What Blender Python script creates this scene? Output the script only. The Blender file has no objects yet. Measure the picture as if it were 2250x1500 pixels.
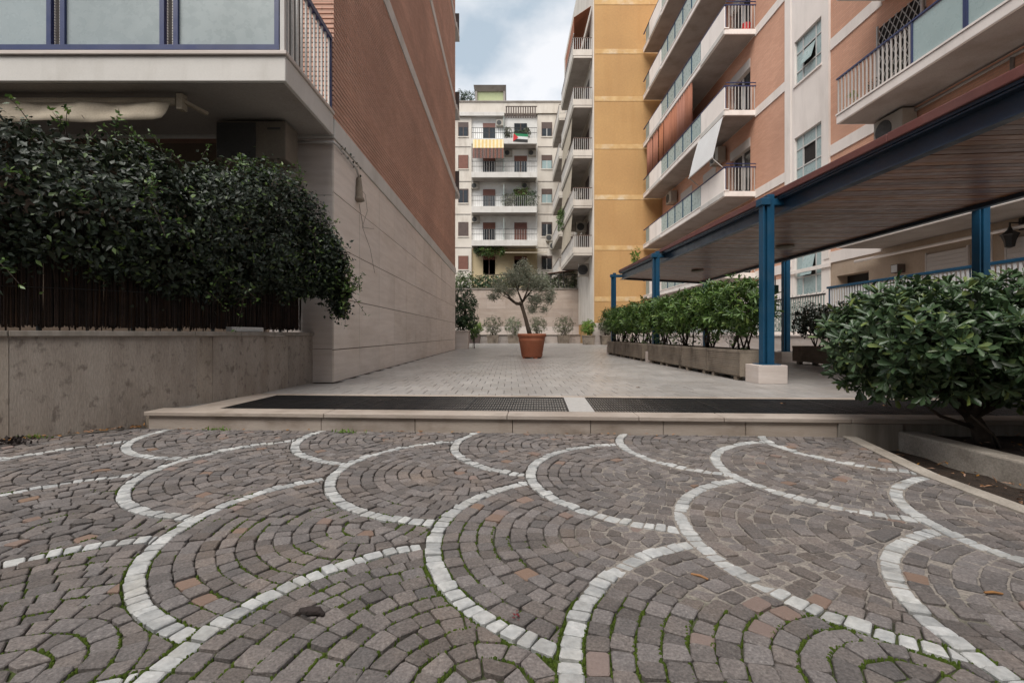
import bpy, math, random
import numpy as np
from mathutils import Vector

R = random.Random(11)
NP = np.random.default_rng(11)
rad = math.radians

# ------------------------------------------------------------------ camera, sky, sun, exposure
scene = bpy.context.scene
col = scene.collection
F, CX, CY, EYE = 1050.0, 1120.0, 735.0, 0.60      # focal length in photo pixels, vanishing point, eye height

cam_d = bpy.data.cameras.new('camera')
cam = bpy.data.objects.new('camera', cam_d)
col.objects.link(cam)
cam.location = (0, 0, EYE)
cam.rotation_euler = (rad(90), 0, 0)
cam_d.sensor_width = 36
cam_d.lens = F / 2250 * 36
cam_d.shift_x = (1125 - CX) / 2250
cam_d.shift_y = (CY - 750) / 2250
cam_d.clip_start = 0.05
cam_d.clip_end = 5000
scene.camera = cam

SUN_EL, SUN_AZ = 56, 206
world = bpy.data.worlds.new('World')
scene.world = world
world.use_nodes = True
wn, wl = world.node_tree.nodes, world.node_tree.links
wn.clear()
w_out = wn.new('ShaderNodeOutputWorld')
w_bg = wn.new('ShaderNodeBackground')
w_bg.inputs['Strength'].default_value = 0.1
sky = wn.new('ShaderNodeTexSky')
sky.sky_type = 'NISHITA'
sky.sun_disc = False
sky.sun_elevation = rad(SUN_EL)
sky.sun_rotation = rad(SUN_AZ)
w_tc = wn.new('ShaderNodeTexCoord')
w_map = wn.new('ShaderNodeMapping')
w_map.inputs['Location'].default_value = (4.94, 0.0, 1.84)
w_map.inputs['Scale'].default_value = (1.5, 1.5, 2.4)
w_noise = wn.new('ShaderNodeTexNoise')
w_noise.inputs['Scale'].default_value = 2.1
w_noise.inputs['Detail'].default_value = 7
w_noise.inputs['Roughness'].default_value = 0.52
w_ramp = wn.new('ShaderNodeValToRGB')
w_ramp.color_ramp.elements[0].position = 0.40
w_ramp.color_ramp.elements[0].color = (1.55, 1.82, 2.02, 1)
w_ramp.color_ramp.elements[1].position = 0.565
w_ramp.color_ramp.elements[1].color = (3.05, 3.03, 3.02, 1)
w_mix = wn.new('ShaderNodeMix')
w_mix.data_type = 'RGBA'
w_mix.inputs['Factor'].default_value = 0.9          # thick cloud cover over the blue sky
wl.new(w_tc.outputs['Generated'], w_map.inputs['Vector'])
wl.new(w_map.outputs['Vector'], w_noise.inputs['Vector'])
wl.new(w_noise.outputs['Fac'], w_ramp.inputs['Fac'])
wl.new(sky.outputs['Color'], w_mix.inputs['A'])
wl.new(w_ramp.outputs['Color'], w_mix.inputs['B'])
wl.new(w_mix.outputs['Result'], w_bg.inputs['Color'])
wl.new(w_bg.outputs['Background'], w_out.inputs['Surface'])

sun_d = bpy.data.lights.new('sun', 'SUN')
sun_d.energy = 1.5
sun_d.angle = rad(45)
sun_d.color = (1.0, 0.96, 0.9)
sun = bpy.data.objects.new('sun', sun_d)
col.objects.link(sun)
sun.rotation_euler = (rad(90 - SUN_EL), 0, rad(180 - SUN_AZ))

scene.view_settings.view_transform = 'Standard'
scene.view_settings.look = 'None'
scene.view_settings.exposure = 1.72
scene.view_settings.gamma = 1.0
scene.view_settings.use_curve_mapping = False

# ------------------------------------------------------------------ helpers
def at(x, y, D):
    """point seen at photo pixel (x, y) when it stands D metres down the court"""
    return Vector(((x - CX) * D / F, D, EYE + (CY - y) * D / F))

def link(o, parent=None):
    col.objects.link(o)
    if parent is not None:
        o.parent = parent
    return o

def tag(o, label=None, cat=None, group=None, kind=None):
    if label: o['label'] = label
    if cat: o['category'] = cat
    if group: o['group'] = group
    if kind: o['kind'] = kind
    return o

def thing(name, label, cat, loc=(0, 0, 0), group=None, kind=None):
    o = bpy.data.objects.new(name, None)
    o.location = loc
    o.empty_display_size = 0.1
    link(o)
    return tag(o, label, cat, group, kind)

class MB:
    """collects faces; build() links them as ONE mesh object"""
    def __init__(s):
        s.v, s.f = [], []
    def add(s, vs, fs):
        n = len(s.v)
        s.v += [tuple(p) for p in vs]
        s.f += [[i + n for i in f] for f in fs]
        return s
    def box(s, x0, x1, y0, y1, z0, z1):
        return s.add([(x0,y0,z0),(x1,y0,z0),(x1,y1,z0),(x0,y1,z0),(x0,y0,z1),(x1,y0,z1),(x1,y1,z1),(x0,y1,z1)],
                     [(3,2,1,0),(4,5,6,7),(0,1,5,4),(1,2,6,5),(2,3,7,6),(3,0,4,7)])
    def prism(s, poly, z0, z1):
        n = len(poly)
        return s.add([(p[0],p[1],z0) for p in poly] + [(p[0],p[1],z1) for p in poly],
                     [list(range(n))[::-1], list(range(n, 2*n))] + [(i,(i+1)%n,n+(i+1)%n,n+i) for i in range(n)])
    def hexa(s, p):
        """8 corner points in box order"""
        return s.add(p, [(3,2,1,0),(4,5,6,7),(0,1,5,4),(1,2,6,5),(2,3,7,6),(3,0,4,7)])
    def bar(s, a, b, w, h=None, up=(0,0,1)):
        h = h or w
        a, b = Vector(a), Vector(b)
        d = (b - a).normalized()
        u = Vector(up)
        if abs(d.dot(u)) > 0.95: u = Vector((0,1,0))
        sd = d.cross(u).normalized() * (w/2)
        u = sd.cross(d).normalized() * (h/2)
        return s.hexa([a-sd-u, a+sd-u, b+sd-u, b-sd-u, a-sd+u, a+sd+u, b+sd+u, b-sd+u])
    def tube(s, pts, rs, n=7):
        pts = [Vector(p) for p in pts]
        base = len(s.v)
        vs, fs = [], []
        for i, p in enumerate(pts):
            d = (pts[min(i+1,len(pts)-1)] - pts[max(i-1,0)]).normalized()
            a = d.orthogonal().normalized() if i == 0 else (a - d*a.dot(d)).normalized()
            b = d.cross(a)
            r = rs[i] if hasattr(rs, '__len__') else rs
            for k in range(n):
                t = 2*math.pi*k/n
                vs.append(p + a*(r*math.cos(t)) + b*(r*math.sin(t)))
        for i in range(len(pts)-1):
            for k in range(n):
                fs.append((i*n+k, i*n+(k+1)%n, (i+1)*n+(k+1)%n, (i+1)*n+k))
        fs.append(list(range(n))[::-1]); fs.append(list(range((len(pts)-1)*n, len(pts)*n)))
        return s.add(vs, fs)
    def lathe(s, c, prof, n=28):
        vs, fs = [], []
        for r, z in prof:
            for k in range(n):
                t = 2*math.pi*k/n
                vs.append((c[0]+r*math.cos(t), c[1]+r*math.sin(t), c[2]+z))
        for i in range(len(prof)-1):
            for k in range(n):
                fs.append((i*n+k, i*n+(k+1)%n, (i+1)*n+(k+1)%n, (i+1)*n+k))
        fs.append(list(range(n))[::-1]); fs.append(list(range((len(prof)-1)*n, len(prof)*n)))
        return s.add(vs, fs)
    def mesh(s, name, m):
        me = bpy.data.meshes.new(name)
        me.from_pydata(s.v, [], s.f)
        me.materials.append(m)
        return me
    def build(s, name, m, parent=None, bevel=0, smooth=False, seg=2):
        me = s.mesh(name, m)
        if smooth:
            me.polygons.foreach_set('use_smooth', [True]*len(me.polygons))
        o = link(bpy.data.objects.new(name, me), parent)
        if bevel:
            b = o.modifiers.new('bevel', 'BEVEL')
            b.width = bevel; b.segments = seg; b.limit_method = 'ANGLE'; b.angle_limit = rad(40)
        return o

def B(x0, x1, y0, y1, z0, z1):
    return MB().box(x0, x1, y0, y1, z0, z1)

def copies(name, me, parent, locs):
    return [place(name, me, parent, l) for l in locs]

def place(name, me, parent, loc, rz=0):
    o = link(bpy.data.objects.new(name, me), parent)
    o.location = loc
    o.rotation_euler = (0, 0, rz)
    return o

def vnoise(x, y, z=0.0, s=1.0):
    from mathutils import noise
    return noise.noise(Vector((x*s, y*s, z*s)))

# ------------------------------------------------------------------ materials
def M(name, c1, c2=None, rough=0.75, vscale=3.0, stretch=(1,1,1), fine=0.12, fscale=60, bump=0.0, bscale=80,
      rand=0.0, metal=0.0, spec=0.4, stain=None, stain_amt=0.0, stain_scale=1.2, stain_stretch=(1,1,1), bdist=0.01, trans=0.0, tilt=None, pits=None, odd=None):
    m = bpy.data.materials.new(name)
    m.use_nodes = True
    nt = m.node_tree; N, L = nt.nodes, nt.links
    bs = N['Principled BSDF']
    geo = N.new('ShaderNodeNewGeometry')
    def mapped(scale):
        mp = N.new('ShaderNodeMapping'); mp.inputs['Scale'].default_value = scale
        if tilt: mp.inputs['Rotation'].default_value = tilt
        L.new(geo.outputs['Position'], mp.inputs['Vector']); return mp.outputs['Vector']
    def noise(vec, sc, det=5, ro=0.55):
        n = N.new('ShaderNodeTexNoise'); n.inputs['Scale'].default_value = sc
        n.inputs['Detail'].default_value = det; n.inputs['Roughness'].default_value = ro
        L.new(vec, n.inputs['Vector']); return n.outputs['Fac']
    def mrange(v, a, b, c, d):
        r = N.new('ShaderNodeMapRange'); r.inputs[1].default_value = a; r.inputs[2].default_value = b
        r.inputs[3].default_value = c; r.inputs[4].default_value = d
        L.new(v, r.inputs[0]); return r.outputs[0]
    def mix(f, a, b, mode='MIX'):
        x = N.new('ShaderNodeMix'); x.data_type = 'RGBA'; x.blend_type = mode
        for sock, val in ((x.inputs['Factor'], f), (x.inputs['A'], a), (x.inputs['B'], b)):
            if isinstance(val, (int, float)): sock.default_value = val
            elif isinstance(val, tuple): sock.default_value = (*val[:3], 1)
            else: L.new(val, sock)
        return x.outputs['Result']
    c2 = c2 or tuple(v*0.8 for v in c1)
    color = mix(mrange(noise(mapped(stretch), vscale), 0.32, 0.68, 0, 1), c1, c2)
    if stain:
        f = mrange(noise(mapped(stain_stretch), stain_scale, 6, 0.6), 0.5, 0.72, 0, stain_amt)
        color = mix(f, color, stain)
    if pits:
        color = mix(mrange(noise(mapped((1,1,0.7)), pits[2], 4, 0.6), 0.56, 0.68, 0, pits[1]), color, pits[0])
    if fine:
        f = mrange(noise(mapped(stretch if max(stretch) > 3 else (1,1,1)), fscale, 3, 0.6), 0.3, 0.7, 1-fine, 1+fine)
        color = mix(1.0, color, f, 'MULTIPLY')
    if rand:
        oi = N.new('ShaderNodeObjectInfo')
        ad = N.new('ShaderNodeMath'); ad.operation = 'ADD'
        L.new(oi.outputs['Random'], ad.inputs[0]); L.new(geo.outputs['Random Per Island'], ad.inputs[1])
        fr = N.new('ShaderNodeMath'); fr.operation = 'FRACT'; L.new(ad.outputs[0], fr.inputs[0])
        color = mix(1.0, color, mrange(fr.outputs[0], 0, 1, 1-rand, 1+rand), 'MULTIPLY')
        if odd:
            wo = N.new('ShaderNodeTexWhiteNoise'); wo.noise_dimensions = '1D'
            sh = N.new('ShaderNodeMath'); sh.operation = 'MULTIPLY'; sh.inputs[1].default_value = 7.31; L.new(fr.outputs[0], sh.inputs[0]); L.new(sh.outputs[0], wo.inputs['W'])
            color = mix(mrange(wo.outputs['Value'], 1-odd[1], 1-odd[1]+.001, 0, 0.7), color, odd[0])
        hs = N.new('ShaderNodeHueSaturation')
        wn_ = N.new('ShaderNodeTexWhiteNoise'); wn_.noise_dimensions = '1D'; L.new(fr.outputs[0], wn_.inputs['W'])
        L.new(mrange(wn_.outputs['Value'], 0, 1, 1-rand, 1+rand*0.9), hs.inputs['Saturation'])
        L.new(mrange(wn_.outputs['Value'], 0, 1, 0.5-rand*0.03, 0.5+rand*0.03), hs.inputs['Hue'])
        L.new(color, hs.inputs['Color']); color = hs.outputs['Color']
    L.new(color, bs.inputs['Base Color'])
    bs.inputs['Metallic'].default_value = metal
    bs.inputs['Specular IOR Level'].default_value = spec
    rr = mrange(noise(mapped((1,1,1)), 9, 4), 0.3, 0.7, max(0.02, rough-0.08), min(1, rough+0.08))
    L.new(rr, bs.inputs['Roughness'])
    if bump:
        b = N.new('ShaderNodeBump'); b.inputs['Strength'].default_value = bump; b.inputs['Distance'].default_value = bdist
        L.new(noise(mapped(stretch), bscale, 5, 0.65), b.inputs['Height'])
        L.new(b.outputs['Normal'], bs.inputs['Normal'])
    if trans:
        t = N.new('ShaderNodeBsdfTranslucent'); L.new(color, t.inputs['Color'])
        ms = N.new('ShaderNodeMixShader'); ms.inputs[0].default_value = trans
        L.new(bs.outputs[0], ms.inputs[1]); L.new(t.outputs[0], ms.inputs[2])
        L.new(ms.outputs[0], N['Material Output'].inputs['Surface'])
    return m

def brick_mat(name, c1, c2, cm, h=0.058, w=0.25, bump=0.6, stain=0.25):
    m = bpy.data.materials.new(name); m.use_nodes = True
    nt = m.node_tree; N, L = nt.nodes, nt.links
    bs = N['Principled BSDF']
    geo = N.new('ShaderNodeNewGeometry')
    sx = N.new('ShaderNodeSeparateXYZ'); L.new(geo.outputs['Position'], sx.inputs[0])
    ad = N.new('ShaderNodeMath'); ad.operation = 'ADD'; L.new(sx.outputs['X'], ad.inputs[0]); L.new(sx.outputs['Y'], ad.inputs[1])
    cb = N.new('ShaderNodeCombineXYZ'); L.new(ad.outputs[0], cb.inputs['X']); L.new(sx.outputs['Z'], cb.inputs['Y'])
    br = N.new('ShaderNodeTexBrick')
    br.inputs['Scale'].default_value = 1.0
    br.inputs['Brick Width'].default_value = w; br.inputs['Row Height'].default_value = h
    br.inputs['Mortar Size'].default_value = 0.006; br.inputs['Mortar Smooth'].default_value = 0.2
    br.inputs['Color1'].default_value = (*c1,1); br.inputs['Color2'].default_value = (*c2,1); br.inputs['Mortar'].default_value = (*cm,1)
    L.new(cb.outputs[0], br.inputs['Vector'])
    n = N.new('ShaderNodeTexNoise'); n.inputs['Scale'].default_value = 0.55; n.inputs['Detail'].default_value = 6
    mp = N.new('ShaderNodeMapping'); mp.inputs['Scale'].default_value = (1,1,0.6)
    L.new(geo.outputs['Position'], mp.inputs['Vector']); L.new(mp.outputs[0], n.inputs['Vector'])
    mr = N.new('ShaderNodeMapRange'); mr.inputs[1].default_value = 0.3; mr.inputs[2].default_value = 0.7
    mr.inputs[3].default_value = 1-stain; mr.inputs[4].default_value = 1+stain*0.6
    L.new(n.outputs['Fac'], mr.inputs[0])
    mx = N.new('ShaderNodeMix'); mx.data_type = 'RGBA'; mx.blend_type = 'MULTIPLY'; mx.inputs['Factor'].default_value = 1
    L.new(br.outputs['Color'], mx.inputs['A']); L.new(mr.outputs[0], mx.inputs['B'])
    L.new(mx.outputs['Result'], bs.inputs['Base Color'])
    bs.inputs['Roughness'].default_value = 0.85
    b = N.new('ShaderNodeBump'); b.inputs['Strength'].default_value = bump; b.inputs['Distance'].default_value = 0.012; b.invert = True
    L.new(br.outputs['Fac'], b.inputs['Height']); L.new(b.outputs['Normal'], bs.inputs['Normal'])
    return m

def leaf_mat(name, c1, c2, rough=0.45, trans=0.2, c3=None):
    m = bpy.data.materials.new(name); m.use_nodes = True
    nt = m.node_tree; N, L = nt.nodes, nt.links
    bs = N['Principled BSDF']
    geo = N.new('ShaderNodeNewGeometry')
    rp = N.new('ShaderNodeValToRGB')
    e = rp.color_ramp.elements
    e[0].color = (*c1,1); e[1].color = (*c2,1); e[1].position = 0.85
    if c3:
        k = e.new(0.97); k.color = (*c3,1)
    L.new(geo.outputs['Random Per Island'], rp.inputs['Fac'])
    L.new(rp.outputs['Color'], bs.inputs['Base Color'])
    bs.inputs['Roughness'].default_value = rough
    bs.inputs['Specular IOR Level'].default_value = 0.4
    t = N.new('ShaderNodeBsdfTranslucent'); L.new(rp.outputs['Color'], t.inputs['Color'])
    ms = N.new('ShaderNodeMixShader'); ms.inputs[0].default_value = trans
    L.new(bs.outputs[0], ms.inputs[1]); L.new(t.outputs[0], ms.inputs[2])
    L.new(ms.outputs[0], N['Material Output'].inputs['Surface'])
    return m

def bed_mat():
    """sand bed between the cobbles: grey mortar patches, dark soil and moss"""
    m = bpy.data.materials.new('joint_bed'); m.use_nodes = True
    nt = m.node_tree; N, L = nt.nodes, nt.links
    bs = N['Principled BSDF']; bs.inputs['Roughness'].default_value = 0.95
    at_ = N.new('ShaderNodeAttribute'); at_.attribute_name = 'mortar'
    geo = N.new('ShaderNodeNewGeometry')
    n = N.new('ShaderNodeTexNoise'); n.inputs['Scale'].default_value = 2.6; n.inputs['Detail'].default_value = 6
    L.new(geo.outputs['Position'], n.inputs['Vector'])
    n2 = N.new('ShaderNodeTexNoise'); n2.inputs['Scale'].default_value = 130; n2.inputs['Detail'].default_value = 3
    L.new(geo.outputs['Position'], n2.inputs['Vector'])
    def mix(f, a, b, mode='MIX'):
        x = N.new('ShaderNodeMix'); x.data_type = 'RGBA'; x.blend_type = mode
        for sock, val in ((x.inputs['Factor'], f), (x.inputs['A'], a), (x.inputs['B'], b)):
            if isinstance(val, (int, float)): sock.default_value = val
            elif isinstance(val, tuple): sock.default_value = (*val,1)
            else: L.new(val, sock)
        return x.outputs['Result']
    r = N.new('ShaderNodeMapRange'); r.inputs[1].default_value = 0.45; r.inputs[2].default_value = 0.6; L.new(n.outputs['Fac'], r.inputs[0])
    ms_ = N.new('ShaderNodeAttribute'); ms_.attribute_name = 'mossy'
    soil = mix(r.outputs[0], (0.04,0.034,0.029), (0.06,0.05,0.04))
    soil = mix(ms_.outputs['Fac'], soil, (0.05,0.068,0.014))
    c = mix(at_.outputs['Fac'], soil, (0.22,0.193,0.168))
    r2 = N.new('ShaderNodeMapRange'); r2.inputs[1].default_value = 0.3; r2.inputs[2].default_value = 0.7
    r2.inputs[3].default_value = 0.6; r2.inputs[4].default_value = 1.3; L.new(n2.outputs['Fac'], r2.inputs[0])
    c = mix(1.0, c, r2.outputs[0], 'MULTIPLY')
    L.new(c, bs.inputs['Base Color'])
    b = N.new('ShaderNodeBump'); b.inputs['Strength'].default_value = 0.6; b.inputs['Distance'].default_value = 0.004
    L.new(n2.outputs['Fac'], b.inputs['Height']); L.new(b.outputs['Normal'], bs.inputs['Normal'])
    return m

m_cobble = M('porphyry', (0.147,0.127,0.118), (0.115,0.101,0.096), rough=0.75, vscale=9, fine=0.36, fscale=150, bump=0.8, bscale=130, bdist=0.004, rand=0.27, odd=((0.215,0.138,0.103),0.028), pits=((0.26,0.235,0.215),0.35,95),
             stain=(0.175,0.128,0.10), stain_amt=0.5, stain_scale=1.6)
m_marble = M('white_marble', (0.45,0.445,0.43), (0.30,0.305,0.305), rough=0.6, vscale=14, fine=0.15, bump=0.5, bscale=90, rand=0.2, stain=(0.3,0.28,0.25), stain_amt=0.5, stain_scale=6)
m_bed = bed_mat()
m_moss = M('moss', (0.06,0.085,0.012), (0.035,0.055,0.01), rough=1, vscale=30, fine=0.4, fscale=400, spec=0.1)
m_trav = M('travertine', (0.58,0.515,0.478), (0.50,0.432,0.392), rough=0.7, vscale=2.2, stretch=(0.6,0.6,7), fine=0.05, fscale=25, bump=0.15, bscale=18, rand=0.045,
           stain=(0.40,0.32,0.26), stain_amt=0.35, stain_scale=0.8, stain_stretch=(1,1,2.4))
m_travd = M('weathered_travertine', (0.275,0.245,0.215), (0.19,0.165,0.14), rough=0.8, vscale=2.4, stretch=(7,7,0.5), fine=0.06, fscale=20, bump=0.2, bscale=22, rand=0.05,
            stain=(0.17,0.135,0.10), stain_amt=0.75, stain_scale=1.6, stain_stretch=(2,2,0.7))
m_gwall = M('old_wall_stone', (0.335,0.288,0.245), (0.245,0.203,0.168), rough=0.85, vscale=2.2, stretch=(3.2,3.2,0.6), fine=0.14, fscale=45, bump=0.45, bscale=30, rand=0.06,
            stain=(0.16,0.125,0.096), stain_amt=0.65, stain_scale=1.9, stain_stretch=(1.6,1.6,0.8), pits=((0.085,0.062,0.052),0.6,17))
m_travL = M('pale_travertine', (0.735,0.66,0.605), (0.645,0.57,0.515), rough=0.7, vscale=2.2, stretch=(0.6,0.6,7), fine=0.05, fscale=25, bump=0.15, bscale=18, rand=0.05,
           stain=(0.44,0.36,0.30), stain_amt=0.4, stain_scale=0.8, stain_stretch=(1,1,2.4))
m_step = M('step_travertine', (0.385,0.328,0.283), (0.295,0.243,0.203), rough=0.7, vscale=2, stretch=(0.8,0.8,9), fine=0.08, fscale=30, bump=0.2, bscale=20, rand=0.05,
           stain=(0.16,0.12,0.09), stain_amt=0.75, stain_scale=3.0, stain_stretch=(1,1,1.5))
m_tile = M('floor_tile', (0.335,0.315,0.30), (0.27,0.252,0.238), rough=0.36, vscale=1.3, fine=0.08, fscale=50, bump=0.05, bscale=60, rand=0.09,
           stain=(0.215,0.185,0.158), stain_amt=0.5, stain_scale=0.9)
m_strip = M('pale_speckled_tile', (0.42,0.405,0.39), (0.33,0.315,0.30), rough=0.6, vscale=30, fine=0.2, fscale=120)
m_grout = M('tile_grout', (0.185,0.17,0.155), (0.15,0.137,0.125), rough=0.9, vscale=4)
m_brickL = brick_mat('brick_left', (0.60,0.35,0.262), (0.52,0.295,0.215), (0.40,0.245,0.185), stain=0.16)
m_brickR = brick_mat('brick_right', (0.66,0.365,0.25), (0.59,0.315,0.212), (0.48,0.295,0.21), bump=0.4, stain=0.12)
m_brickLc = M('brick_joint', (0.25,0.145,0.105), (0.20,0.115,0.085), rough=0.95)
m_white = M('white_plaster', (0.60,0.575,0.545), (0.54,0.515,0.485), rough=0.85, vscale=1.5, stain=(0.36,0.33,0.29), stain_amt=0.4, stain_scale=1.4, stain_stretch=(2,2,0.5), fine=0.03, bump=0.05)
m_whiteB = M('bay_plaster', (0.82,0.755,0.71), (0.76,0.70,0.655), rough=0.85, vscale=1.2, stain=(0.45,0.40,0.36), stain_amt=0.35, stain_scale=1.0, stain_stretch=(2,2,0.4), fine=0.03)
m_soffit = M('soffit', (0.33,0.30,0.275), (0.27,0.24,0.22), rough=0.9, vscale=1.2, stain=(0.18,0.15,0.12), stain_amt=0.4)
m_cream = M('cream_stone', (0.62,0.57,0.51), (0.55,0.50,0.44), rough=0.85, vscale=0.8, stain=(0.32,0.27,0.22), stain_amt=0.5, stain_scale=0.7, stain_stretch=(2,2,0.5), fine=0.04)
m_cream2 = M('pale_wall', (0.82,0.81,0.79), (0.75,0.74,0.72), rough=0.85, vscale=0.8, stain=(0.45,0.42,0.38), stain_amt=0.4, fine=0.03)
m_yellow = M('yellow_plaster', (0.53,0.43,0.27), (0.48,0.385,0.24), rough=0.9)
m_orange = M('ochre_plaster', (0.49,0.297,0.125), (0.425,0.25,0.106), rough=0.9, vscale=0.35, stain=(0.40,0.22,0.085), stain_amt=0.5, stain_scale=0.8, stain_stretch=(2.2,2.2,0.22), fine=0.07, fscale=9)
m_ochre_pale = M('ochre_band', (0.61,0.42,0.205), (0.51,0.315,0.135), rough=0.9, vscale=2.6, stain=(0.66,0.58,0.45), stain_amt=0.8, stain_scale=1.1)
m_blue = M('blue_paint', (0.009,0.062,0.125), (0.007,0.05,0.10), rough=0.45, vscale=4, fine=0.1, spec=0.3, stain=(0.05,0.09,0.12), stain_amt=0.3, stain_scale=5)
m_navy = M('navy_paint', (0.02,0.033,0.115), (0.016,0.026,0.09), rough=0.4, spec=0.5, fine=0.1)
m_beam = M('blue_black_beam', (0.013,0.028,0.052), (0.009,0.02,0.037), rough=0.38, fine=0.15, spec=0.5, stain=(0.05,0.045,0.045), stain_amt=0.3, stain_scale=2)
m_flash = M('copper_red_flashing', (0.145,0.05,0.043), (0.11,0.04,0.036), rough=0.6, fine=0.12, stain=(0.19,0.11,0.1), stain_amt=0.4)
m_slat = M('varnished_brown_board', (0.31,0.155,0.098), (0.205,0.102,0.066), rough=0.36, vscale=2.5, stretch=(1,14,4), fine=0.15, fscale=20, rand=0.3, spec=0.3)
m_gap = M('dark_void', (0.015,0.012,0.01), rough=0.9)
m_glassF = M('frosted_glass', (0.30,0.345,0.355), (0.255,0.297,0.305), rough=0.28, vscale=1.5, fine=0.02, spec=0.5, rand=0.05)
m_glassG = M('green_frosted_glass', (0.33,0.425,0.425), (0.285,0.375,0.375), rough=0.3, vscale=1.2, fine=0.02, spec=0.5, rand=0.07)
m_win = M('window_glass', (0.035,0.04,0.045), (0.02,0.022,0.025), rough=0.1, fine=0, spec=0.6)
m_pink = M('pinkish_stone', (0.43,0.355,0.305), (0.355,0.285,0.24), rough=0.8, vscale=1.2, stretch=(0.6,0.6,3), rand=0.06, stain=(0.30,0.22,0.17), stain_amt=0.4)
m_joint = M('stone_joint', (0.16,0.115,0.085), rough=0.95)
m_dark = M('dark_interior', (0.025,0.02,0.018), rough=0.9)
m_bar = M('pale_metal_bar', (0.48,0.46,0.44), (0.42,0.40,0.38), rough=0.5, fine=0.05)
m_steelg = M('grey_green_steel', (0.28,0.33,0.31), (0.24,0.28,0.26), rough=0.5)
m_grate = M('black_steel_grate', (0.032,0.033,0.036), (0.022,0.022,0.024), rough=0.42, metal=0.5, fine=0.25, stain=(0.085,0.075,0.068), stain_amt=0.35, stain_scale=3)
m_terra = M('terracotta', (0.34,0.115,0.058), (0.28,0.092,0.048), rough=0.75, vscale=4, fine=0.08, stain=(0.40,0.19,0.12), stain_amt=0.3, stain_scale=3, bump=0.05)
m_conc = M('concrete', (0.25,0.208,0.165), (0.17,0.138,0.108), rough=0.92, vscale=3, fine=0.2, fscale=70, bump=0.3, bscale=50, stain=(0.07,0.055,0.042), stain_amt=0.85, stain_scale=2.6, stain_stretch=(1.4,1.4,0.8), rand=0.06)
m_kerb = M('kerb_concrete', (0.36,0.32,0.275), (0.26,0.225,0.19), rough=0.92, vscale=4, fine=0.2, fscale=90, bump=0.4, bscale=60, stain=(0.10,0.08,0.06), stain_amt=0.7, stain_scale=2.4)
m_soil = M('soil', (0.055,0.035,0.024), (0.03,0.02,0.014), rough=1, vscale=14, fine=0.4, fscale=160, bump=1.0, bscale=60, bdist=0.03)
m_ground = M('ground_asphalt', (0.06,0.057,0.054), (0.05,0.047,0.045), rough=0.95, vscale=2)
m_reed = M('reed', (0.036,0.02,0.014), (0.018,0.011,0.008), rough=0.85, vscale=10, rand=0.4)
m_bark = M('bark', (0.10,0.075,0.055), (0.06,0.045,0.033), rough=0.95, vscale=18, stretch=(1,1,0.3), bump=0.8, bscale=45, bdist=0.01)
m_barkd = M('dark_bark', (0.05,0.037,0.027), (0.03,0.022,0.017), rough=0.95, vscale=18, bump=0.6, bscale=45)
m_awn = M('beige_canvas', (0.42,0.36,0.28), (0.36,0.305,0.235), rough=0.9, vscale=3, stain=(0.26,0.22,0.16), stain_amt=0.4)
m_awnw = M('white_canvas', (0.60,0.60,0.60), (0.55,0.55,0.55), rough=0.85, vscale=2)
m_awny = M('yellow_canvas', (0.63,0.46,0.2), (0.56,0.40,0.17), rough=0.85)
m_awnc = M('cream_canvas', (0.72,0.62,0.42), rough=0.85)
m_awnb = M('brown_canvas', (0.12,0.055,0.038), (0.085,0.04,0.028), rough=0.9)
m_curt = M('terracotta_curtain', (0.36,0.145,0.085), (0.27,0.105,0.062), rough=0.85, vscale=1.2, stretch=(1,5,0.4), rand=0.1)
m_acw = M('ac_casing', (0.36,0.33,0.285), (0.31,0.28,0.24), rough=0.55, fine=0.05)
m_acd = M('ac_grille', (0.05,0.05,0.05), rough=0.6)
m_shut = M('brown_shutter', (0.19,0.085,0.065), (0.15,0.068,0.053), rough=0.7, vscale=3, rand=0.15)
m_shutd = M('dark_shutter', (0.10,0.07,0.06), (0.08,0.055,0.048), rough=0.7, rand=0.15)
m_frame = M('brown_window_frame', (0.11,0.065,0.05), rough=0.6)
m_wframe = M('white_window_frame', (0.60,0.59,0.57), rough=0.5)
m_red = M('red_plastic', (0.55,0.03,0.03), rough=0.5)
m_dred = M('dark_red_petal', (0.16,0.015,0.02), rough=0.6)
m_tan = M('tan_plaster', (0.42,0.33,0.25), (0.37,0.285,0.215), rough=0.9, vscale=0.9, stain=(0.27,0.19,0.13), stain_amt=0.4)
m_roll = M('roller_shutter', (0.50,0.46,0.43), (0.46,0.42,0.39), rough=0.7, vscale=2)
m_iron = M('black_iron', (0.02,0.019,0.018), rough=0.5, spec=0.4)
m_plast = M('white_plastic', (0.62,0.62,0.61), rough=0.45)
m_flagg = M('flag_green', (0.02,0.20,0.09), rough=0.8); m_flagr = M('flag_red', (0.55,0.03,0.04), rough=0.8)
m_flagw = M('flag_white', (0.66,0.66,0.66), rough=0.8); m_flagk = M('flag_black', (0.03,0.03,0.03), rough=0.8)
m_pgreen = M('pale_green_wall', (0.46,0.50,0.30), (0.42,0.46,0.27), rough=0.9)
m_green_sign = M('green_lamp_hood', (0.015,0.09,0.055), rough=0.5)
m_dung = M('dry_dung', (0.045,0.032,0.028), (0.03,0.022,0.02), rough=0.9, bump=0.8, bscale=120)
m_dryleaf = M('dry_leaf', (0.30,0.15,0.06), (0.22,0.11,0.05), rough=0.8, rand=0.3)

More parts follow.
